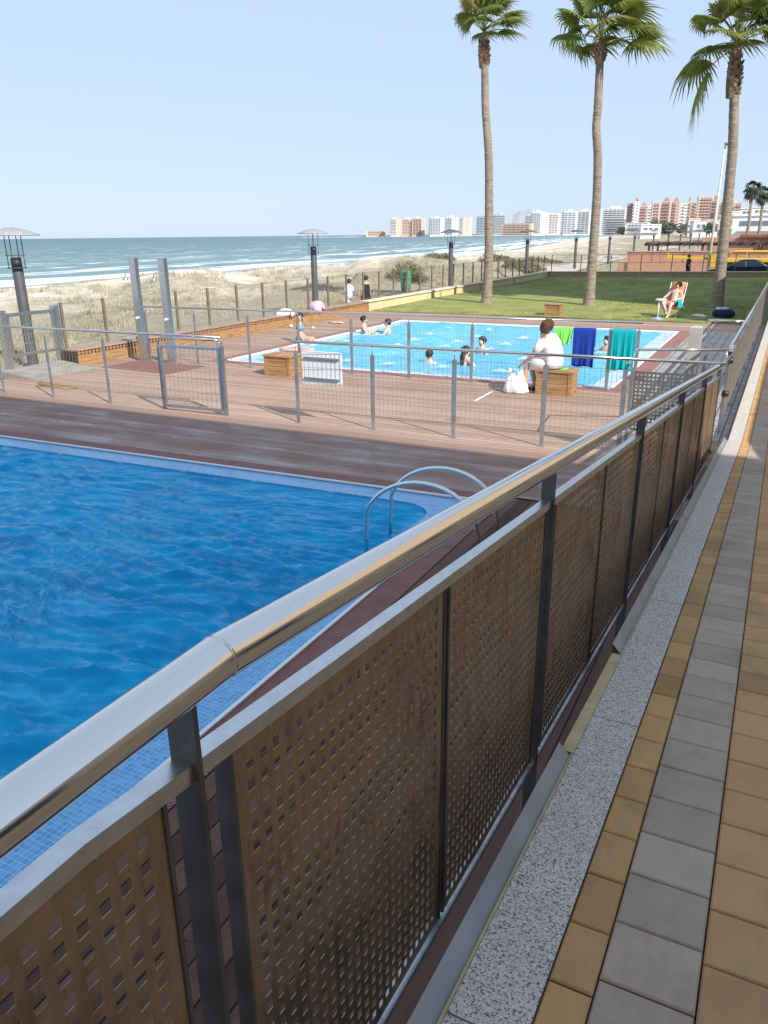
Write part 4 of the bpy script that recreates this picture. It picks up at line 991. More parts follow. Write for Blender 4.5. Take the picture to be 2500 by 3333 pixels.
# ================================================================== PEOPLE
def skin_body(name, V, E_, root, mat, parent, hands=()):
    """V: name -> (x, y, z, r) in world space; E_: list of pairs. One continuous surface."""
    V = dict(V); E_ = list(E_)
    for wr, el, sgn in hands:                        # palm, four fingers and a thumb, slightly curled
        w_ = Vector(V[wr][:3]); d_ = (w_-Vector(V[el][:3])).normalized(); up = Vector((0,0,1)); s_ = d_.cross(up)
        if s_.length < .2: s_ = Vector((1,0,0))
        s_.normalize(); nn = s_.cross(d_)
        pm = w_+d_*.075; V[wr+'_palm'] = (*pm, .028); E_.append((wr, wr+'_palm'))
        for i, (o_, ln) in enumerate(((-.028,.062),(-.010,.075),(.010,.070),(.028,.052))):
            a = pm+d_*.03+s_*o_; b = a+d_*ln*.55-nn*.006; c = b+d_*ln*.4-nn*.022
            for k, (q, r_) in enumerate(((a,.010),(b,.0088),(c,.0075))): V[f'{wr}_f{i}{k}'] = (*q, r_)
            E_ += [(wr+'_palm', f'{wr}_f{i}0'), (f'{wr}_f{i}0', f'{wr}_f{i}1'), (f'{wr}_f{i}1', f'{wr}_f{i}2')]
        a = w_+d_*.035+s_*.042*sgn; b = a+d_*.035+s_*.016*sgn-nn*.01
        V[wr+'_t0'] = (*a, .012); V[wr+'_t1'] = (*b, .009); E_ += [(wr, wr+'_t0'), (wr+'_t0', wr+'_t1')]
    bm = bmesh.new(); ly = bm.verts.layers.skin.verify(); vm = {}
    for k, (x, y, z, r) in V.items():
        v = bm.verts.new((x, y, z)); v[ly].radius = (r, r); v[ly].use_root = (k == root); vm[k] = v
    for a, b in E_: bm.edges.new((vm[a], vm[b]))
    me = bpy.data.meshes.new('sk'); bm.to_mesh(me); bm.free()
    o = bpy.data.objects.new('sk', me); COL.objects.link(o)
    o.modifiers.new('s', 'SKIN').use_smooth_shade = True; ss = o.modifiers.new('b', 'SUBSURF'); ss.levels = 2; ss.render_levels = 2
    dg = bpy.context.evaluated_depsgraph_get(); dg.update(); nm = bpy.data.meshes.new_from_object(o.evaluated_get(dg))
    bpy.data.objects.remove(o); nm.name = name; nm.materials.clear(); nm.materials.append(mat); org = base_of(parent)
    nm.transform(Matrix.Translation(-org)); nm.polygons.foreach_set('use_smooth', [True]*len(nm.polygons))
    o = bpy.data.objects.new(name, nm); COL.objects.link(o); o.parent = parent; return o
def person(label, loc, group=None): return thing('person', label, 'person', loc, group)
def head_pts(V, E_, neck, head, face, r=.088):
    # neck base, head centre, face direction
    h = Vector(head); f = Vector(face).normalized(); u = (h-Vector(neck)).normalized()
    V['hc'] = (*(h-u*.02), r*1.05); V['ht'] = (*(h+u*.075), r*.82); V['nk'] = (*(Vector(neck)+u*.045), .052); V['ch'] = (*(h-u*.085+f*.045), .046); V['nose'] = (*(h-u*.03+f*.105), .013)
    E_ += [('nb', 'nk'), ('nk', 'hc'), ('hc', 'ht'), ('hc', 'ch'), ('hc', 'nose')]; V['nb'] = (*neck, .062)
    return h, f, u
def face_bits(t, h, f, u):
    s_ = f.cross(u).normalized(); mb = MB()
    for k in (-1, 1): mb.ell(h+f*.092+s_*.033*k+u*.012, .013, .010, .009, 8, 5)
    mb.build('eyes', MT['hair_dark'], t)
    mb = MB(); mb.ell(h+f*.088-u*.068, .022, .018, .008, 8, 5); mb.build('mouth', MT['cl_red'], t)
    mb = MB()
    for k in (-1, 1): mb.ell(h+s_*.094*k-u*.01-f*.005, .014, .022, .032, 8, 5)
    mb.build('ears', MT['skin'], t)
def hair_cap(t, h, f, u, mat, R=.105, back=.03, ln=0., jit=.12, n=20):
    mb = MB(); s_ = f.cross(u).normalized(); Mx = Matrix((s_, f, u)).transposed()
    mb.ell(h-f*(back+.014)+u*.042, R, R*1.02, R*1.0, n, 14, M=Mx, jit=jit)
    if ln: mb.tube([h-f*.06+u*.02, h-f*.10-u*ln*.35, h-f*.085-u*ln*.75, h-f*.06-u*ln], [.085, .085, .07, .03], 12, ra=[.05, .045, .035, .02], axis=s_)
    mb.build('hair', mat, t)
# --- woman in white sitting on the bench box, seen from behind
def sitter():
    t = person('woman in white with curly auburn hair sitting on a bench box, back turned', (-3.9, 14.8, 0))
    V = {'pel': (-3.88,14.84,.58,.125), 'wa': (-3.875,14.82,.74,.115), 'chs': (-3.92,14.78,.93,.125), 'sh': (-3.97,14.75,1.03,.10),
         'sl': (-4.06,14.58,1.00,.062), 'el_': (-4.17,14.50,.76,.045), 'wl': (-4.36,14.56,.60,.032), 'sr': (-3.88,14.93,1.00,.062), 'er': (-4.05,15.06,.78,.045), 'wr': (-4.30,15.0,.64,.032),
         'hl': (-3.98,14.76,.56,.10), 'kl': (-4.34,14.68,.53,.068), 'al': (-4.32,14.66,.10,.042), 'tl': (-4.46,14.64,.035,.032), 'hr': (-3.96,14.94,.56,.10), 'kr': (-4.33,15.0,.52,.068), 'ar': (-4.24,15.0,.10,.042), 'tr': (-4.38,15.0,.035,.032)}
    E_ = [('pel','wa'),('wa','chs'),('chs','sh'),('sh','nb'),('sh','sl'),('sl','el_'),('el_','wl'),('sh','sr'),('sr','er'),('er','wr'),('pel','hl'),('hl','kl'),('kl','al'),('al','tl'),('pel','hr'),('hr','kr'),('kr','ar'),('ar','tr')]
    h, f, u = head_pts(V, E_, (-3.99,14.74,1.09), (-4.03,14.74,1.24), (-1,-.05,-.35))
    skin_body('body', V, E_, 'pel', MT['skin'], t, (('wl','el_',1),('wr','er',-1))); face_bits(t, h, f, u)
    hair_cap(t, h, f, u, MT['hair_curly'], .132, .035, 0, .38, 30)
    mb = MB(); ax = Vector((.35, .93, 0))
    mb.tube([(-3.86,14.84,.50),(-3.86,14.84,.62),(-3.86,14.82,.78),(-3.90,14.79,.94),(-3.945,14.765,1.06),(-3.98,14.75,1.12)], [.215,.225,.215,.225,.185,.075], 24, ra=[.17,.18,.165,.16,.125,.07], axis=ax)
    for s_, e_ in (((-4.02,14.62,1.02),(-4.13,14.52,.82)), ((-3.90,14.91,1.02),(-4.02,15.02,.84))): mb.tube([s_, ((s_[0]+e_[0])/2, (s_[1]+e_[1])/2, (s_[2]+e_[2])/2), e_], [.088,.085,.078], 14)
    mb.build('blouse', MT['cl_white'], t)
    mb = MB(); mb.tube([(-3.86,14.80,.57),(-4.02,14.76,.57),(-4.27,14.70,.555)], [.15,.128,.105], 16); mb.tube([(-3.86,14.90,.57),(-4.0,14.94,.57),(-4.27,14.98,.55)], [.15,.128,.105], 16); mb.build('shorts', MT['cl_white'], t)
    for nm, y in (('l', 14.65), ('r', 15.0)):
        mb = MB(); x = -4.41 if nm == 'l' else -4.33; mb.tube([(x+.13, y, .03), (x+.02, y, .035), (x-.12, y, .025)], [.045, .052, .04], 10, ra=[.03, .032, .022], axis=(0,1,0)); mb.build('shoe', MT['black'], t)
sitter()
def standing(label, x, y, z0, hgt, face, mats, dress, hairlen, seed, skinm):
    t = person(label, (x, y, z0)); k = hgt/1.68; f = Vector(face).normalized(); s_ = f.cross(Vector((0,0,1)))
    def P(fw, sd_, up, r): q = Vector((x, y, z0))+f*fw*k+s_*sd_*k; return (q.x, q.y, z0+up*k, r*k)
    st = .10 if seed % 2 else .0
    V = {'pel': P(0,0,.92,.13), 'wa': P(.01,0,1.08,.11), 'chs': P(0,0,1.26,.13), 'sh': P(-.01,0,1.38,.10), 'sl': P(-.01,.17,1.36,.055), 'el_': P(-.02,.23,1.10,.042), 'wl': P(.06,.22,.87,.03), 'sr': P(-.01,-.17,1.36,.055), 'er': P(-.02,-.23,1.10,.042), 'wr': P(.06,-.22,.87,.03),
         'hl': P(0,.09,.86,.095), 'kl': P(.02+st,.09,.48,.062), 'al': P(-.02+st,.09,.09,.04), 'tl': P(.12+st,.10,.035,.03), 'hr': P(0,-.09,.86,.095), 'kr': P(.02-st*.3,-.09,.48,.062), 'ar': P(-.05-st,-.09,.09,.04), 'tr': P(.09-st,-.10,.035,.03)}
    E_ = [('pel','wa'),('wa','chs'),('chs','sh'),('sh','nb'),('sh','sl'),('sl','el_'),('el_','wl'),('sh','sr'),('sr','er'),('er','wr'),('pel','hl'),('hl','kl'),('kl','al'),('al','tl'),('pel','hr'),('hr','kr'),('kr','ar'),('ar','tr')]
    h, ff, u = head_pts(V, E_, P(-.01,0,1.44,0)[:3], P(.01,0,1.575,0)[:3], f, .085*k)
    skin_body('body', V, E_, 'pel', skinm, t, (('wl','el_',1),('wr','er',-1))); face_bits(t, h, ff, u); hair_cap(t, h, ff, u, MT['hair_dark'], .108*k, .03, hairlen, .1)
    c = lambda up, fw=0: P(fw, 0, up, 0)[:3]
    mb = MB()
    if dress == 'long':
        mb.tube([c(.10), c(.35), c(.62), c(.90), c(1.08), c(1.26), c(1.33)], [.31*k,.29*k,.25*k,.20*k,.165*k,.185*k,.165*k], 24, ra=[.24*k,.22*k,.19*k,.17*k,.14*k,.15*k,.13*k], axis=s_)
        for q in (-1, 1): mb.tube([P(.08,.10*q,1.30,0)[:3], P(0,.11*q,1.43,0)[:3], P(-.11,.09*q,1.28,0)[:3]], .018*k, 6)
        mb.build('dress', mats[0], t)
    else:
        mb.tube([c(.78), c(.95), c(1.10), c(1.26), c(1.38), c(1.43)], [.20*k,.205*k,.19*k,.205*k,.175*k,.07*k], 22, ra=[.15*k,.155*k,.14*k,.15*k,.12*k,.07*k], axis=s_)
        for q in (1, -1): mb.tube([P(-.01,.16*q,1.37,0)[:3], P(-.02,.215*q,1.2,0)[:3], P(-.02,.235*q,1.08,0)[:3]], [.075*k,.07*k,.065*k], 12)
        mb.build('shirt', mats[0], t); mb = MB()
        for q, st_ in ((1, st), (-1, -st*.3)): mb.tube([P(0,.085*q,.92,0)[:3], P(.01+st_*.5,.09*q,.70,0)[:3], P(.02+st_,.09*q,mats[2],0)[:3]], [.115*k,.105*k,.085*k], 14)
        mb.build('shorts', mats[1], t)
    return t
gz = lambda x, y: float(land(np.array([float(x)]), np.array([float(y)]))[0][0])
standing('woman in long black strappy dress standing beyond the fence, facing the sea', -17.05, 31.9, gz(-17.05,31.9), 1.66, (-.8,.6,0), [MT['cl_black']], 'long', .0, 2, MT['skin'])
standing('person in pale blue top and shorts walking beyond the fence beside the woman in black', -17.4, 30.95, gz(-17.4,30.95), 1.56, (-.9,.35,0), [MT['cl_paleblue'], MT['cl_paleblue'], .52], 'shirt', 0, 3, MT['skin_pale'])
standing('distant person in dark clothes walking past the orange brick wall', -6.78, 62.6, -.42, 1.80, (.9,.2,0), [MT['cl_black'], MT['bag_navy'], .12], 'shirt', 0, 5, MT['skin'])
# --- sunbather in the folding chair
def lawn_chair(cx, cy, z0):
    t = thing('folding_chair', 'folding beach chair with orange canvas and white tube frame on the lawn', 'chair', (cx, cy, z0))
    fd = Vector((-.25, -.97, 0)).normalized(); sd_ = Vector((fd.y, -fd.x, 0))*-1; b = Vector((cx, cy, z0))
    P = lambda f_, s_, u_: tuple(b+fd*f_+sd_*s_+Vector((0,0,u_)))
    for s_ in (-.29, .29):
        mb = MB(); mb.tube([P(.32,s_,.0), P(-.05,s_,.56), P(-.22,s_,.60)], .013, 8); mb.tube([P(-.34,s_,.0), P(.22,s_,.44)], .013, 8); mb.tube([P(.25,s_,.40), P(-.16,s_,.34), P(-.50,s_,1.20)], .014, 8); mb.build('frame', MT['white'], t)
        mb = MB(); mb.bar(P(.28,s_,.60), P(-.22,s_,.615), .05, .025); mb.build('armrest', MT['white'], t)
    mb = MB(); vs = []; n = 8
    for i in range(n+1):
        f_ = i/n; vs += [P(.26-.42*f_, -.27, .40-.06*f_-.05*math.sin(math.pi*f_)), P(.26-.42*f_, .27, .40-.06*f_-.05*math.sin(math.pi*f_))]
    mb.add(vs, [(2*i, 2*i+1, 2*i+3, 2*i+2) for i in range(n)], 0, True); o = mb.build('seat', MT['chair_orange'], t); o.modifiers.new('th', 'SOLIDIFY').thickness = .012
    mb = MB(); vs = []
    for i in range(n+1):
        f_ = i/n; q = -.16-.345*f_; r_ = .27 if i < n else .24; vs += [P(q-.03*math.sin(math.pi*f_), -r_, .34+.88*f_), P(q-.03*math.sin(math.pi*f_), r_, .34+.88*f_)]
    mb.add(vs, [(2*i, 2*i+1, 2*i+3, 2*i+2) for i in range(n)], 0, True); o = mb.build('backrest', MT['chair_orange'], t); o.modifiers.new('th', 'SOLIDIFY').thickness = .012
    return P
Pc = lawn_chair(-3.68, 30.25, .02)
def sunbather(P):
    t = person('person in pink shorts and dark cap lying back in the orange chair', P(0,0,0))
    q = lambda f, s_, u, r: (*P(f, s_, u), r)
    V = {'pel': q(-.06,0,.45,.12), 'wa': q(-.16,0,.60,.115), 'chs': q(-.25,0,.78,.13), 'sh': q(-.30,0,.90,.10), 'sl': q(-.28,.19,.87,.055), 'el_': q(-.12,.33,.68,.043), 'wl': q(.10,.24,.66,.032), 'sr': q(-.28,-.19,.87,.055), 'er': q(-.12,-.34,.68,.043), 'wr': q(.10,-.30,.65,.032),
         'hl': q(.0,.10,.46,.10), 'kl': q(.40,.12,.52,.068), 'al': q(.52,.10,.10,.042), 'tl': q(.66,.10,.04,.032), 'hr': q(.0,-.10,.46,.10), 'kr': q(.38,-.20,.56,.068), 'ar': q(.46,.02,.24,.042), 'tr': q(.58,.06,.16,.03)}
    E_ = [('pel','wa'),('wa','chs'),('chs','sh'),('sh','nb'),('sh','sl'),('sl','el_'),('el_','wl'),('sh','sr'),('sr','er'),('er','wr'),('pel','hl'),('hl','kl'),('kl','al'),('al','tl'),('pel','hr'),('hr','kr'),('kr','ar'),('ar','tr')]
    h, f, u = head_pts(V, E_, P(-.33,.0,.96), P(-.36,.03,1.09), Vector(P(1,0,.1))-Vector(P(0,0,0)))
    skin_body('body', V, E_, 'pel', MT['skin_pale'], t, (('wl','el_',1),('wr','er',-1))); face_bits(t, h, f, u)
    hair_cap(t, h, f, u, MT['cl_black'], .112, .015, 0, .03)
    mb = MB(); mb.tube([P(-.10,0,.44), P(-.02,0,.46), P(.02,0,.47)], [.17,.17,.14], 16, ra=[.13,.13,.10], axis=Vector(P(0,1,0))-Vector(P(0,0,0)))
    for s_ in (.10, -.12): mb.tube([P(-.02,s_*.9,.465), P(.24,s_*1.15,.51)], [.125,.10], 14)
    mb.build('shorts', MT['cl_pink'], t)
sunbather(Pc)
mb = MB(); vs = []
for j in range(9):
    for i in range(7):
        a = i/6; d_ = abs(j-3)/5; vs.append(tuple(Vector(Pc(.30-.34*a, .30+.035*(j-3)*.6, .645-.34*d_**1.3+.012*math.sin(i*2+j))) ))
mb.add(vs, [(j*7+i, j*7+i+1, (j+1)*7+i+1, (j+1)*7+i) for j in range(8) for i in range(6)], 0, True)
o = tag(mb.build('towel', MT['cl_teal'], loc=Pc(.1,.32,.6)), 'small turquoise towel draped over the arm of the orange beach chair', 'towel'); o.modifiers.new('th', 'SOLIDIFY').thickness = .012
t = thing('pole_stand', 'white pole on a round lilac base beside the orange beach chair', 'stand', (-4.02, 29.5, 0))
mb = MB(); mb.tube([(-4.02,29.5,.05),(-4.02,29.5,.66)], .018, 10); mb.build('pole', MT['white'], t)
mb = MB(); mb.lathe((-4.02,29.5,.0), [(.21,.0),(.21,.03),(.16,.06),(.05,.085),(.03,.12),(0,.12)], 24); mb.build('base', MT['lilac'], t)
mb = MB(); mb.lathe((-4.02,29.5,.66), [(0,.0),(.12,.0),(.14,.06),(.12,.065),(.0,.05)], 18); mb.build('tray', MT['white'], t)
# --- swimmers
def swimmer(label, x, y, face, neck_h=.10, hair=0., arm=None, lean=0., cap=None, shoulders=True):
    t = person(label, (x, y, 0), 'swimmers in the small pool'); f = Vector((*face, 0)).normalized(); s_ = f.cross(Vector((0,0,1)))
    P = lambda fw, sd_, up, r: (x+f.x*fw+s_.x*sd_, y+f.y*fw+s_.y*sd_, up, r)
    b = neck_h
    V = {'pel': P(-.05,0,b-.62,.12), 'wa': P(-.03,0,b-.42,.11), 'chs': P(0,0,b-.20,.125), 'sh': P(0,0,b-.06,.095), 'sl': P(0,.17,b-.08,.055), 'sr': P(0,-.17,b-.08,.055),
         'el_': P(.12,.28,b-.26,.042), 'wl': P(.33,.24,b-.24,.03), 'er': P(.12,-.28,b-.26,.042), 'wr': P(.33,-.24,b-.24,.03)}
    if arm: V['er'] = P(.22,-.30,b-.12,.042); V['wr'] = P(.42,-.42,b-.10,.03)
    E_ = [('pel','wa'),('wa','chs'),('chs','sh'),('sh','nb'),('sh','sl'),('sl','el_'),('el_','wl'),('sh','sr'),('sr','er'),('er','wr')]
    h, ff, u = head_pts(V, E_, P(.0,0,b,0)[:3], P(.02+lean,0,b+.135,0)[:3], f+Vector((0,0,.05)))
    skin_body('body', V, E_, 'pel', MT['skin_pale'], t, (('wl','el_',1),('wr','er',-1))); face_bits(t, h, ff, u); hair_cap(t, h, ff, u, MT['hair_dark'], .103, .03, hair, .2)
    return t
swimmer('swimmer with wet dark hair at the left edge of the small pool, facing right', -11.93, 22.15, (.9,.4), .27, .0)
swimmer('child swimmer in splashing water beside the dark haired swimmer at the pool edge', -11.15, 22.3, (-.9,-.2), .20, .0)
swimmer('swimmer with only the head above water, alone mid pool', -7.62, 17.5, (.1,.99), .04, .0)
swimmer('swimmer with long black hair and one arm out, seen from behind', -6.72, 17.62, (.55,.8), .16, .36, arm=True)
swimmer('swimmer facing the camera behind the swimmer with long black hair', -7.02, 19.6, (-.4,-.9), .14, .0)
swimmer('swimmer half hidden behind the fence post left of the turquoise towel', -4.04, 20.9, (-.5,-.85), .14, .0)
def girl():
    x, y = -12.62, 19.45
    t = person('girl with long dark hair in a blue bikini sitting on the pool edge', (x, y, 0))
    V = {'pel': (x,y,.12,.105), 'wa': (x,y,.28,.085), 'chs': (x+.01,y,.43,.10), 'sh': (x+.01,y,.52,.08), 'sl': (x+.05,y-.14,.50,.045), 'el_': (x+.08,y-.20,.29,.034), 'wl': (x+.16,y-.12,.12,.026), 'sr': (x-.02,y+.15,.50,.045), 'er': (x-.08,y+.20,.29,.034), 'wr': (x+.1,y+.16,.14,.026),
         'hl': (x+.10,y-.07,.10,.085), 'kl': (x+.42,y-.08,.12,.056), 'al': (x+.50,y-.08,-.28,.036), 'tl': (x+.60,y-.08,-.33,.028), 'hr': (x+.10,y+.07,.10,.085), 'kr': (x+.42,y+.08,.12,.056), 'ar': (x+.50,y+.08,-.28,.036), 'tr': (x+.60,y+.08,-.33,.028)}
    E_ = [('pel','wa'),('wa','chs'),('chs','sh'),('sh','nb'),('sh','sl'),('sl','el_'),('el_','wl'),('sh','sr'),('sr','er'),('er','wr'),('pel','hl'),('hl','kl'),('kl','al'),('al','tl'),('pel','hr'),('hr','kr'),('kr','ar'),('ar','tr')]
    h, f, u = head_pts(V, E_, (x+.01,y,.57), (x+.02,y,.71), (.5,-.85,-.1), .082)
    skin_body('body', V, E_, 'pel', MT['skin'], t, (('wl','el_',1),('wr','er',-1))); face_bits(t, h, f, u); hair_cap(t, h, f, u, MT['hair_dark'], .105, .03, .42, .1)
    mb = MB(); mb.tube([(x,y,.36),(x+.01,y,.43),(x+.01,y,.47)], [.135,.140,.125], 16, ra=[.105,.115,.10], axis=(0,1,0)); mb.build('bikini_top', MT['cl_blueswim'], t)
    mb = MB(); mb.tube([(x,y,.06),(x+.01,y,.14),(x,y,.19)], [.15,.15,.13], 16, ra=[.13,.125,.105], axis=(0,1,0)); mb.build('bikini_bottom', MT['cl_blueswim'], t)
girl()
mb = MB(); mb.tube([(-11.95+.28*math.cos(q*.3927), 17.9+.20*math.sin(q*.3927), .035) for q in range(17)], .045, 10, caps=False); mb.tube([(-11.7,17.9,.03),(-11.2,17.95,.03)], [.06,.05], 10)
tag(mb.build('pool_float', MT['coral'], loc=(-11.9, 17.9, 0)), 'coral pink float on the water near the pool edge by the girl', 'float')
def pile(label, x, y, mats, seed, z0=.40):
    t = thing('clothes_pile', label, 'clothes', (x, y, z0)); rs = random.Random(seed)
    for j, (mt, dx, dz, a, b, c) in enumerate(mats):
        mb = MB(); n, k = 22, 12; vs = []
        for i in range(k+1):
            th = math.pi*.5*i/k*1.25
            for q_ in range(n):
                ph = 6.2832*q_/n; w_ = 1+.22*math.sin(ph*3+seed+j)+.12*math.sin(ph*7+i*.6+seed)
                zz = c*math.cos(th)
                xx = a*math.sin(th)*w_*math.cos(ph); vs.append((x+dx+xx*1., y+b*math.sin(th)*w_*math.sin(ph), z0+dz+max(zz, -.32 if x+dx+xx > -15.2 else .003)))
        mb.add(vs, [(i*n+q_, (i+1)*n+q_, (i+1)*n+(q_+1) % n, i*n+(q_+1) % n) for i in range(k) for q_ in range(n)], 0, True); mb.build('cloth', mt, t)
pile('heap of white and dark red clothes on the wooden planter wall', -15.42, 22.9, [(MT['cl_white'], 0, 0, .24, .36, .20), (MT['cl_red'], .17, -.05, .10, .12, .16)], 1)
pile('heap of mauve and pink towels on the wooden planter wall', -15.42, 25.0, [(MT['cl_mauve'], 0, 0, .25, .34, .30), (MT['cl_red'], .15, -.06, .10, .12, .15)], 4)
def lawn_bag():
    t = thing('beach_bag', 'dark navy beach bag with pink and white things on top, on the lawn', 'bag', (-1.95, 30.7, 0))
    mb = MB(); n, k = 24, 10; vs = []
    for i in range(k+1):
        th = math.pi*i/k
        for q_ in range(n):
            ph = 6.2832*q_/n; w_ = 1+.08*math.sin(ph*4+1); vs.append((-1.95+.36*math.sin(th)**.6*w_*math.cos(ph), 30.7+.20*math.sin(th)**.6*w_*math.sin(ph), .18+.17*math.cos(th)))
    mb.add(vs, [(i*n+q_, (i+1)*n+q_, (i+1)*n+(q_+1) % n, i*n+(q_+1) % n) for i in range(k) for q_ in range(n)], 0, True); mb.build('body', MT['bag_navy'], t)
    mb = MB(); mb.ell((-1.92,30.64,.36), .16,.12,.06, 14, 7, jit=.3); mb.build('cloth', MT['cl_mauve'], t)
    mb = MB(); mb.ell((-2.12,30.66,.35), .10,.10,.05, 14, 7, jit=.3); mb.build('cloth', MT['cl_white'], t)
    mb = MB(); mb.tube([(-2.15,30.52,.3),(-2.0,30.44,.16),(-1.8,30.46,.3)], .012, 6); mb.build('strap', MT['black'], t)
lawn_bag()
mb = MB(); mb.ell((-2.8,30.9,.06), .22,.13,.06, 16, 8, jit=.35); mb.ell((-2.62,30.82,.05), .12,.10,.05, 12, 6, jit=.35)
tag(mb.build('crumpled_cloth', MT['cl_white'], loc=(-2.8, 30.9, 0)), 'crumpled white cloth lying on the grass left of the navy bag', 'cloth')
# --- white splashes where the wind whips the small pool
SPL = [(-9.8, 22.52), (-9.69, 21.11), (-9.86, 24.26), (-8.48, 24.24), (-8.24, 22.52), (-8.34, 21.2), (-6.87, 22.6), (-6.89, 21.15), (-8.31, 20.15), (-6.97, 20.11), (-5.56, 16.79), (-7.0, 16.88), (-5.61, 18.79), (-11.41, 20.07), (-9.62, 19.82), (-11.23, 21.69), (-11.56, 21.56), (-9.49, 16.75), (-8.38, 16.75), (-4.13, 20.54), (-6.83, 22.73)]
for i, (x, y) in enumerate(SPL):
    rs = random.Random(i+5); mb = MB(); a = rs.uniform(.20, .36); b = rs.uniform(.22, .40)
    n, k = 22, 7; vs = []
    for j in range(k+1):
        r_ = j/k
        for q_ in range(n):
            ph = 6.2832*q_/n; w_ = 1+.35*mnoise.noise((math.cos(ph)*1.7+i, math.sin(ph)*1.7, r_)); hh = .06*(1-r_)**1.2*(1+.9*mnoise.noise((x*3+r_*math.cos(ph)*4, y*3+r_*math.sin(ph)*4, i)))
            vs.append((x+a*r_*w_*math.cos(ph), y+b*r_*w_*math.sin(ph), .004+max(hh, 0)-(.06 if j == k else 0)))
    mb.add(vs, [(j*n+q_, j*n+(q_+1) % n, (j+1)*n+(q_+1) % n, (j+1)*n+q_) for j in range(k) for q_ in range(n)], 0, True)
    o = mb.build('splash', MT['splash'], loc=(x, y, 0)); av = o.data.attributes.new('core', 'FLOAT', 'POINT')
    av.data.foreach_set('value', [1-j/k for j in range(k+1) for q_ in range(n)])
    tag(o, 'patch of white splashing foam on the pale blue water of the small pool', 'splash', 'white splashes on the small pool')
# ================================================================== BEYOND THE LAWN
t = thing('brick_wall', 'long stepped terrace wall of orange brick behind the lawn', 'wall', (-4, 74.5, -.5))
MT['brick'] = M('orange_brick', (.46, .255, .175), .18, 2, .85, bump=.3, stretch=(1, 1, 6), world=True)
mb = MB(); mb.box(-13.9, 12, 73.6, 74.4, -.55, .45); mb.build('lower_tier', MT['brick'], t)
mb = MB(); mb.box(-13.3, 12, 74.41, 76.5, -.55, 1.26); mb.build('upper_tier', MT['brick'], t)
mb = MB(); mb.cbox(-13.4, 12, 74.35, 76.6, 1.262, 1.34, .02); mb.build('coping', M('brick_coping', (.30, .22, .18), .2, 4), t)
for i in range(9):
    mb = MB(); mb.tube([(-13+2.6*i, 74.0, .46), (-13+2.6*i, 74.0, 1.9)], .02, 6); mb.build('railing_post', MT['post_brown'], t)
t = thing('pergola', 'dark brown timber pergola roof above the orange brick terrace', 'pergola', (-2, 80, 1.2))
MT['timber'] = M('dark_timber', (.085, .05, .042), .3, 3, .8)
mb = MB(); mb.box(-12.4, 14, 77.6, 77.9, 1.75, 1.98); mb.box(-12.0, 14, 83.0, 83.3, 1.75, 1.98); mb.build('beam', MT['timber'], t)
for i in range(27):
    mb = MB(); mb.box(-12.2+i*1.0, -12.05+i*1.0, 77.2, 83.7, 1.981, 2.10); mb.build('rafter', MT['timber'], t)
for i in range(6):
    for y in (77.75, 83.15): mb = MB(); mb.box(-12+4.6*i-.09, -12+4.6*i+.09, y-.09, y+.09, .0, 1.75); mb.build('post', MT['timber'], t)
t = thing('brick_pavilion', 'low terracotta pavilion with dark roof edge behind the yellow machine', 'pavilion', (2, 92, 0))
mb = MB(); mb.box(-8.5, 14, 88, 96, -.5, 2.35); mb.build('wall', MT['brick'], t)
mb = MB(); mb.cbox(-5.0, 14.5, 87.4, 96.5, 2.352, 2.62, .05); mb.build('roof', M('terracotta_roof', (.25, .085, .07), .2, 3), t)
for x in (-2.2, 1.6):
    mb = MB(); mb.box(x, x+1.3, 87.2, 87.9, -.4, 3.05); mb.build('pier', MT['cream_wall'], t)
# yellow machine
t = thing('crane_truck', 'yellow crane truck boom parked behind the dark blue car', 'crane', (-2, 69.6, -.42))
MT['yellow'] = M('machine_yellow', (.72, .46, .03), .1, 3, .45)
mb = MB(); mb.bar((-9.3, 70, 1.02), (-5.4, 70, .86), .30, .20); mb.bar((-9.3, 70, 1.25), (-8.9, 70, .98), .22, .16); mb.cbox(-5.4, 6.5, 69.6, 70.4, .62, .92, .03); mb.build('chassis', MT['yellow'], t)
mb = MB()
for z_ in (1.42,): mb.tube([(-4.7, 69.7, .92), (-4.5, 69.7, 1.36), (-4.3, 69.7, 1.43), (6, 69.7, 1.43)], .07, 8); mb.tube([(-4.7, 70.3, .92), (-4.5, 70.3, 1.36), (-4.3, 70.3, 1.43), (6, 70.3, 1.43)], .07, 8)
for i in range(7): mb.bar((-3.3+1.5*i, 69.7, .9), (-3.3+1.5*i, 69.7, 1.43), .09, .09); mb.bar((-3.3+1.5*i, 69.7, 1.43), (-3.3+1.5*i, 70.3, 1.43), .07, .07)
mb.build('boom', MT['yellow'], t)
mb = MB(); mb.cbox(-5.2, 6.2, 69.65, 70.35, .25, .615, .02); mb.build('underframe', MT['black'], t)
for x in (-4.0, -1.0, 3.0):
    mb = MB(); mb.tube([(x, 69.5, .08), (x, 69.85, .08)], .5, 20); mb.build('wheel', MT['black'], t)
mb = MB(); mb.cbox(-5.9, -5.35, 69.6, 70.4, .3, 1.25, .05); mb.build('cab', MT['yellow'], t)
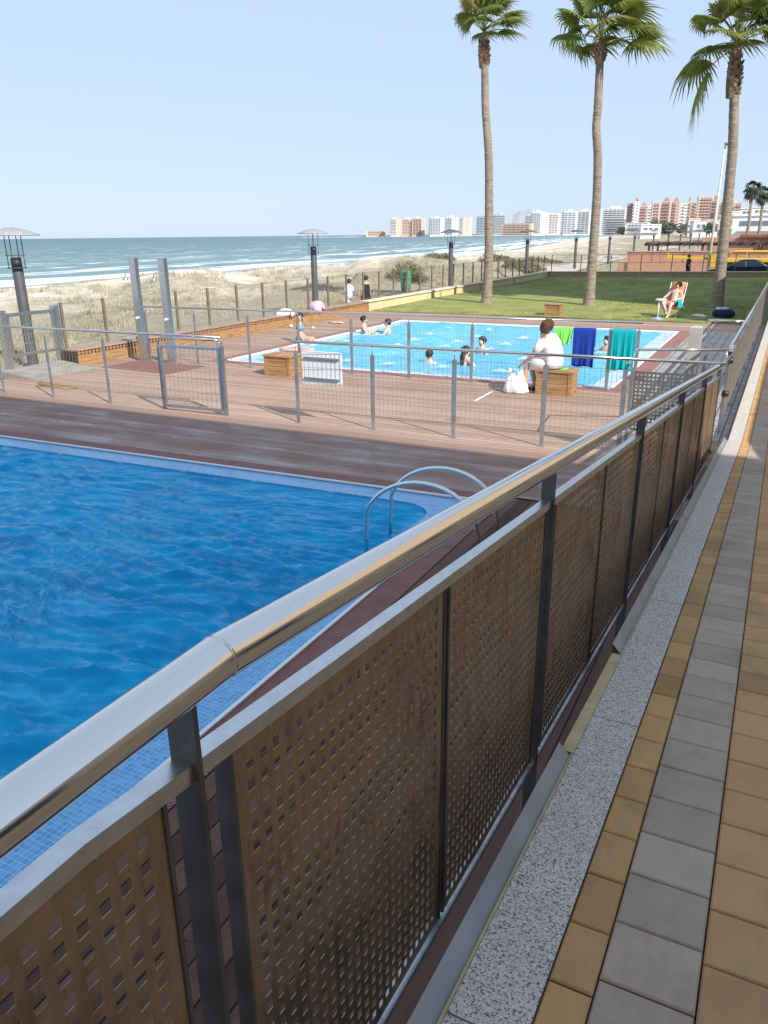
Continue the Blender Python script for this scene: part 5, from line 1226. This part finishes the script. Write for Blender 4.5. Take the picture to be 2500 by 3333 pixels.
# dark blue saloon car, facing left
def car():
    x0, y0, z0 = -3.25, 64.0, -.42; t = thing('parked_car', 'dark blue saloon car parked behind the lawn wall', 'car', (x0, y0, z0))
    paint = M('car_paint', (.012, .020, .045), .1, 2, .22, .3); glass = M('car_glass', (.05, .075, .085), .1, 2, .08)
    prof = [(-2.28,.36),(-2.30,.55),(-2.22,.70),(-1.3,.86),(-1.0,.90),(-.2,1.36),(.1,1.42),(.75,1.42),(1.05,1.37),(1.65,.99),(2.18,.93),(2.28,.75),(2.26,.40)]
    low = [(a, b) for a, b in prof if b <= 1.0]
    def loft(mb, pr, hw, top=None, inset=0, mi=0):
        k = len(pr); vs = []
        for s_ in (-1, 1):
            for a, b in pr: vs.append((x0+a, y0+s_*(hw-inset*max(0, b-.9)), z0+b))
        fs = [(i, i+1, k+i+1, k+i) for i in range(k-1)] + [tuple(range(k))[::-1], tuple(range(k, 2*k)), (k-1, 0, k, 2*k-1)]
        mb.add(vs, fs, mi)
    mb = MB(); loft(mb, [(-2.26,.30)]+[p for p in prof if p[1] <= 1.0][:5]+[(1.65,.99),(2.18,.93),(2.28,.75),(2.26,.30)], .88); mb.build('body', paint, t)
    mb = MB(); loft(mb, [(-1.02,.91),(-.2,1.345),(1.05,1.345),(1.62,1.0)], .84, inset=.35); mb.build('window', glass, t)
    mb = MB(); loft(mb, [(-.30,1.35),(-.2,1.375),(.1,1.43),(.75,1.43),(1.05,1.38),(1.12,1.35)], .80, inset=.25); mb.build('roof', paint, t)
    for s_ in (-1, 1):
        mb = MB(); yy = lambda z_: y0+s_*(.855-.35*(z_-.9))
        for (a, b), (c_, d_) in (((-1.04,.91),(-.22,1.35)), ((1.06,1.35),(1.62,1.0)), ((.28,.95),(.24,1.35))): mb.bar((x0+a, yy(b), z0+b), (x0+c_, yy(d_), z0+d_), .03, .05, (0,1,0))
        mb.build('pillar', MT['steel_flat'], t)
        for a in (-1.45, 1.42):
            mb = MB(); mb.tube([(x0+a, y0+s_*.70, z0+.32), (x0+a, y0+s_*.90, z0+.32)], .32, 22); w_ = mb.build('wheel', MT['black'], t)
            mb = MB(); mb.tube([(x0+a, y0+s_*.895, z0+.32), (x0+a, y0+s_*.91, z0+.32)], .20, 18); mb.build('rim', MT['steel_flat'], w_)
        mb = MB(); mb.ell((x0-2.18, y0+s_*.66, z0+.66), .10, .18, .08, 10, 6); mb.build('headlight', MT['white'], t)
        mb = MB(); mb.cbox(x0-.75, x0-.6, y0+s_*.86-(.0 if s_ > 0 else .16), y0+s_*.86+(.16 if s_ > 0 else 0), z0+.95, z0+1.07, .02); mb.build('mirror', paint, t)
car()
# tall street lamp
t = thing('street_lamp', 'tall pale street lamp leaning behind the rightmost palm', 'street lamp', (-5.95, 69.7, -.42))
MT['lamp_pale'] = M('lamp_pale', (.62, .56, .46), .1, 3, .5)
mb = MB(); mb.tube([(-6.05, 69.75, -.4), (-5.98, 69.75, 4), (-5.9, 69.75, 9.1)], [.11, .085, .055], 12); mb.build('pole', MT['lamp_pale'], t)
mb = MB(); mb.tube([(-5.9, 69.75, 9.05), (-5.85, 69.7, 9.2), (-5.7, 69.6, 9.25)], .04, 8); mb.build('arm', MT['lamp_pale'], t)
mb = MB(); mb.ell((-5.75, 69.55, 9.22), .24, .20, .13, 14, 8); mb.build('lamp_head', MT['lamp_disc'], t)
# hill
mb = MB(); vs = []; n = 30
for i in range(n+1):
    a = i/n; x = -1420+520*a; h = 96*math.exp(-abs((a-.44)/.20)**3.5)+30*math.exp(-((a-.66)/.2)**2)+8*math.sin(i*2.1)*math.exp(-((a-.5)/.3)**2)
    vs += [(x, 3760, -2), (x, 3830, h), (x+20, 4100, -2)]
mb.add(vs, [f for i in range(n) for f in ((3*i, 3*i+3, 3*i+4, 3*i+1), (3*i+1, 3*i+4, 3*i+5, 3*i+2))], 0, True); o = mb.build('hill', MT['hill']); struct(o)
# ------------------------------------------------------------------ far apartment blocks
WALLC = {'peach': (.68, .53, .41), 'white': (.70, .68, .65), 'grey': (.40, .44, .46), 'pink': (.64, .45, .40), 'pinkw': (.68, .55, .49), 'beige': (.68, .57, .45), 'orange': (.62, .43, .32), 'brown': (.40, .31, .28), 'dwhite': (.74, .73, .72)}
WM = {k: M('far_wall_'+k, v, .06, .05, .9) for k, v in WALLC.items()}
BALM = {'red': M('far_balcony_red', (.50, .29, .25), .1, .1, .9), 'white': M('far_balcony_white', (.68, .66, .64), .05, .1, .9), 'peach': M('far_balcony_peach', (.66, .46, .36), .1, .1, .9), 'grey': M('far_balcony_grey', (.46, .48, .50), .1, .1, .9)}
WINM = M('far_window', (.17, .20, .23), .2, .2, .3)
ROOFM = M('far_roof', (.38, .18, .14), .1, .1, .9)
def block(label, x, y, w, top, wall, bal, base=-1.0, dep=None, fl=None, roof='box', bays=3, frac=(.0, .62), name='apartment_block', grp='apartment blocks along the far shore'):
    """box tower turned to face the viewer; balcony slabs and window strips per storey"""
    az = math.atan2(x, y); dep = dep or w*.7; t = thing(name, label, 'building', (x, y, base), grp)
    t.rotation_euler = (0, 0, -az + .18*math.sin(x*.37)); h = top-base; fl = fl or max(2, int(h/3.1))
    def lb(nm, mb, mt):
        me = mb.mesh(nm, mt); o = bpy.data.objects.new(nm, me); COL.objects.link(o); o.parent = t; return o
    mb = MB(); mb.box(-w/2, w/2, 0, dep, -2, h); lb('wall', mb, WM[wall])
    fh = h/fl; x0 = -w/2+w*frac[0]; x1 = -w/2+w*frac[1]
    bmb = MB(); bmb.box(x0, x1, -1.3, -.02, 0, .18); bmb.box(x0, x1, -1.3, -1.15, .18, 1.1); bme = bmb.mesh('balcony', BALM[bal])
    wmb = MB(); ww = (x1-x0)/bays; wmb.box(-ww*.36, ww*.36, -.10, -.02, 0, fh*.62); wme = wmb.mesh('window', WINM)
    smb = MB(); sw = (w-(x1-x0)); smb.box(-.7, .7, -.09, -.02, 0, fh*.42); sme = smb.mesh('window', WINM)
    for k in range(1, fl):
        o = bpy.data.objects.new('balcony', bme); COL.objects.link(o); o.parent = t; o.location = (0, 0, k*fh)
        for b in range(bays):
            o = bpy.data.objects.new('window', wme); COL.objects.link(o); o.parent = t; o.location = (x0+ww*(b+.5), 0, k*fh+.2)
        if sw > w*.2 and fl*(bays+1) < 95:
            o = bpy.data.objects.new('window', sme); COL.objects.link(o); o.parent = t; o.location = ((x1+w/2)/2, 0, k*fh+.8)
    mb = MB()
    if roof == 'box': mb.box(-w*.18, w*.16, dep*.3, dep*.7, h, h+3.2)
    elif roof == 'tile': mb.add([(-w*.3,0,h),(w*.3,0,h),(w*.3,dep,h),(-w*.3,dep,h),(-w*.12,dep*.4,h+4.2),(w*.12,dep*.4,h+4.2)], [(0,1,5,4),(1,2,5),(2,3,4,5),(3,0,4)])
    else: mb.box(-w*.5, w*.5, -.3, dep, h, h+.5)
    lb('roof', mb, ROOFM if roof == 'tile' else WM[wall])
BL = [
 ('low peach building at the sea end of the spit', -919, 1776, 47.9, 13.3, 'peach', 'peach', 'flat', 5, (.1, .9)),
 ('peach tower with stepped balconies, first tower of the spit', -855, 1752, 24, 38.5, 'peach', 'white', 'box', 3, (.0, .62)),
 ('peach tower in the middle of the peach trio on the spit', -834, 1775, 26.5, 38.4, 'peach', 'peach', 'box', 3, (.05, .7)),
 ('peach tower with red balconies, last of the peach trio', -805, 1776, 29.7, 39.3, 'peach', 'red', 'box', 3, (.05, .75)),
 ('pale tower with grey green balcony front on the far shore', -745, 1748, 33, 38.5, 'white', 'grey', 'box', 4, (.0, .75)),
 ('tower with grey glass left half and white right half', -714, 1761, 31, 39.5, 'white', 'grey', 'box', 3, (.0, .5)),
 ('plain pinkish white tower behind the third lamp post', -685, 1772, 26, 39.7, 'pinkw', 'white', 'flat', 2, (.0, .3)),
 ('grey tower just left of the first palm trunk', -612, 1693, 31, 38.5, 'grey', 'grey', 'flat', 4, (.0, .9)),
 ('grey tower with a white end just right of the first palm trunk', -575, 1710, 40, 41.8, 'grey', 'grey', 'box', 4, (.0, .62)),
 ('low orange building at the foot of the grey hill', -514, 1615, 60, 21.6, 'orange', 'peach', 'flat', 6, (.05, .95)),
 ('narrow grey white slab beside the hill', -551, 1825, 16, 42.4, 'white', 'grey', 'flat', 2, (.0, .8)),
 ('tall slab with dark grey front and white corner', -486, 1681, 29.5, 44.4, 'dwhite', 'grey', 'box', 4, (.0, .62)),
 ('white tower with rows of dark windows left of the second palm', -458, 1692, 26.9, 41, 'dwhite', 'white', 'flat', 3, (.15, .85)),
 ('grey white balconied block standing left of the second palm trunk', -388, 1552, 25.5, 41, 'white', 'white', 'box', 3, (.0, .9)),
 ('grey white balconied block partly behind the second palm trunk', -365, 1570, 27.1, 41.9, 'white', 'grey', 'box', 3, (.0, .8)),
 ('long white block right of the second palm trunk', -274, 1385, 42.9, 39.8, 'dwhite', 'white', 'box', 5, (.1, .9)),
 ('low brownish block in front of the long white block', -259, 1325, 34, 21.3, 'brown', 'grey', 'flat', 5, (.1, .9)),
 ('slim tower with dark red balconies, leftmost pink tower', -186, 1033, 7.1, 35.8, 'pink', 'red', 'flat', 2, (.0, .95)),
 ('slim plain white tower beside the leftmost pink tower', -178, 1027, 7.7, 37.7, 'dwhite', 'white', 'tile', 2, (.0, .3)),
 ('pink tower with arched red bay beside the slim white tower', -171, 1036, 9.2, 32.7, 'pink', 'red', 'tile', 3, (.15, .85)),
 ('small white stepped tower between two pink towers', -164.5, 1047, 5.7, 32.5, 'dwhite', 'white', 'flat', 2, (.2, .9)),
 ('beige pink tower with small windows', -149, 989, 8.3, 35.3, 'beige', 'red', 'flat', 2, (.1, .9)),
 ('broad pink tower with striped balconies and red roof', -140.5, 1000, 11.2, 36, 'pinkw', 'red', 'tile', 3, (.1, .9)),
 ('pink tower with dark red bays and tiled roof', -126, 972, 9, 34.5, 'pink', 'red', 'tile', 2, (.0, .6)),
 ('white tower with plain walls among the pink towers', -118.5, 983, 7.1, 32.4, 'dwhite', 'white', 'flat', 2, (.3, .7)),
 ('narrow beige tower with red tiled turret', -114, 995, 4.6, 35.1, 'beige', 'red', 'tile', 2, (.2, .8)),
 ('narrow pink tower with one window column', -108, 984, 5.2, 33.1, 'pink', 'red', 'flat', 2, (.2, .8)),
 ('tall beige tower, highest of the pink cluster', -99, 1018, 16.7, 40.3, 'beige', 'red', 'flat', 4, (.1, .9)),
 ('pink tower with red roof right of the tall beige tower', -86, 976, 6.9, 35.4, 'pink', 'red', 'tile', 2, (.1, .9)),
 ('broad beige pink tower behind the street lamp', -72, 957, 15.6, 32.7, 'beige', 'red', 'tile', 4, (.1, .9)),
 ('pinkish tower right of the rightmost palm trunk', -60, 948, 7.7, 30.9, 'pinkw', 'red', 'flat', 2, (.1, .9)),
 ('white house just right of the rightmost palm trunk', -31, 479, 5.4, 12.5, 'dwhite', 'white', 'flat', 2, (.2, .8)),
 ('white house behind the taller distant palm', -24.4, 449, 5.6, 13.2, 'dwhite', 'white', 'flat', 2, (.2, .8)),
 ('white house at the right edge behind the shorter distant palm', -17, 430, 8.7, 13.2, 'dwhite', 'white', 'flat', 3, (.2, .8)),
 ('small beige house below the pink towers', -64, 597, 7.6, 10.9, 'beige', 'white', 'flat', 3, (.1, .9)),
 ('tiny beige house left of the street lamp', -54, 598, 4.2, 10.3, 'beige', 'white', 'flat', 2, (.1, .9)),
 ('white low building on the beach at the inner end of the bay', -64, 415, 9.5, 6.0, 'dwhite', 'white', 'flat', 3, (.1, .9)),
 ('white low house row above the far beach, left part', -106, 620, 16, 9.0, 'white', 'grey', 'flat', 5, (.1, .9)),
 ('white low house row above the far beach, right part', -46, 500, 16, 8.2, 'white', 'grey', 'flat', 5, (.1, .9)),
 ('pale house behind the brick pavilion', -20, 300, 9, 7.5, 'beige', 'white', 'flat', 4, (.1, .9)),
 ('white wall fronted house at the right edge, near the far palms', -8, 210, 12, 6.2, 'dwhite', 'white', 'flat', 4, (.1, .9)),
]
for lb_, x, y, w, top, wc, bc, rf, by_, fr in BL:
    far = y > 1200; block(lb_, x, y, w, top, wc, bc, base=-1.0 if far else float(land(np.array([float(x)]), np.array([float(y)]))[0][0])-.3, roof=rf, bays=by_, frac=fr)
# trees in front of the towers
def leafy(label, x, y, r, h, seed):
    z0 = gz(x, y); rs = np.random.RandomState(seed); n = 420; t = thing('round_tree', label, 'tree', (x, y, z0), 'dark trees in front of the far buildings')
    u = rs.normal(0, 1, (n, 3)); u /= np.linalg.norm(u, axis=1)[:, None]; rr = rs.uniform(.5, 1.05, n)[:, None]*(1+.35*fnoise(u[:, 0]*7+seed, u[:, 2]*7))[:, None]; P = u*rr*np.array([r, r, h*.36]) + np.array([0, 0, h*.62]); V = []; F = []
    for i, p in enumerate(P):
        a = Vector(rs.normal(0, 1, 3)).normalized(); b = a.orthogonal().normalized(); s_ = .16*r*(.6+rs.uniform()); q = Vector(p); V += [tuple(q-a*s_), tuple(q+b*s_*.6), tuple(q+a*s_), tuple(q-b*s_*.6)]; F.append((4*i, 4*i+1, 4*i+2, 4*i+3))
    me = bpy.data.meshes.new('crown'); me.from_pydata(V, [], F); me.materials.append(MT['tree_leaf']); o = bpy.data.objects.new('crown', me); COL.objects.link(o); o.parent = t
    mb = MB(); mb.tube([(x, y, z0-.2), (x+.1, y, z0+h*.5)], [r*.09, r*.05], 7); mb.build('trunk', MT['trunk'], t)
MT['tree_leaf'] = M('tree_leaf', (.06, .075, .045), .4, 1, .8)
for i, (x, y, r, h) in enumerate([(-87, 590, 4.5, 8.5), (-80, 600, 5, 9), (-71, 590, 3.5, 8), (-58, 560, 3, 8.5), (-97, 640, 4, 7.5), (-130, 700, 5, 7), (-42, 470, 3, 8)]):
    leafy(['large grey green tree below the pink towers', 'dark tree beside the large grey green tree', 'tree left of the small beige house', 'tree right of the small beige house', 'tree above the inner end of the bay', 'tree at the foot of the leftmost pink towers', 'tree left of the white houses'][i], x, y, r, h, i+3)

# ================================================================== THE BUILDINGS BESIDE THE WALK (they shade the walk and the lawn)
FAC = M('beige_render', (.62, .46, .30), .1, 1.2, .85, bump=.15, world=True); GLS = M('window_glass', (.06, .07, .08), .1, 2, .08); SHUT = M('shutter_cream', (.62, .56, .47), .1, 2, .6)
def side_building(label, x0, x1, y0, y1, h, z0=-.6):
    t = thing('beige_building', label, 'building', (x0, (y0+y1)/2, z0))
    mb = MB(); mb.box(x0, x1, y0, y1, z0, h); mb.build('wall', FAC, t)
    mb = MB(); mb.box(x0-.0, x1, y0, y1, h+.003, h+.12); mb.build('roof', MT['concrete'], t)
    y = y0+1.2; n = 0
    while y < y1-1.6 and n < 60:
        z_ = max(z0, .24)+1.0 if h < 4 else 1.4
        while z_ < h-1.6 and n < 90:
            mb = MB(); mb.box(x0-.04, x0-.002, y, y+1.2, z_+.0, z_+1.3); w_ = mb.build('window', SHUT, t)
            mb = MB(); mb.box(x0-.05, x0-.042, y+.08, y+1.12, z_+.08, z_+1.22); mb.build('pane', GLS, w_); n += 1; z_ += 3.0
        y += 3.2
side_building('tall beige apartment building beside the near end of the walk', 3.05, 42, -40, -.3, 17.0)
side_building('single storey beige building along the sloping walk', 3.05, 20, -.28, 26.4, 2.95)
side_building('two storey beige building beside the end of the lawn', 3.05, 20, 26.42, 31.65, 5.8)
side_building('tall beige apartment building beside the lawn', 3.05, 34, 31.7, 55.0, 17.5)
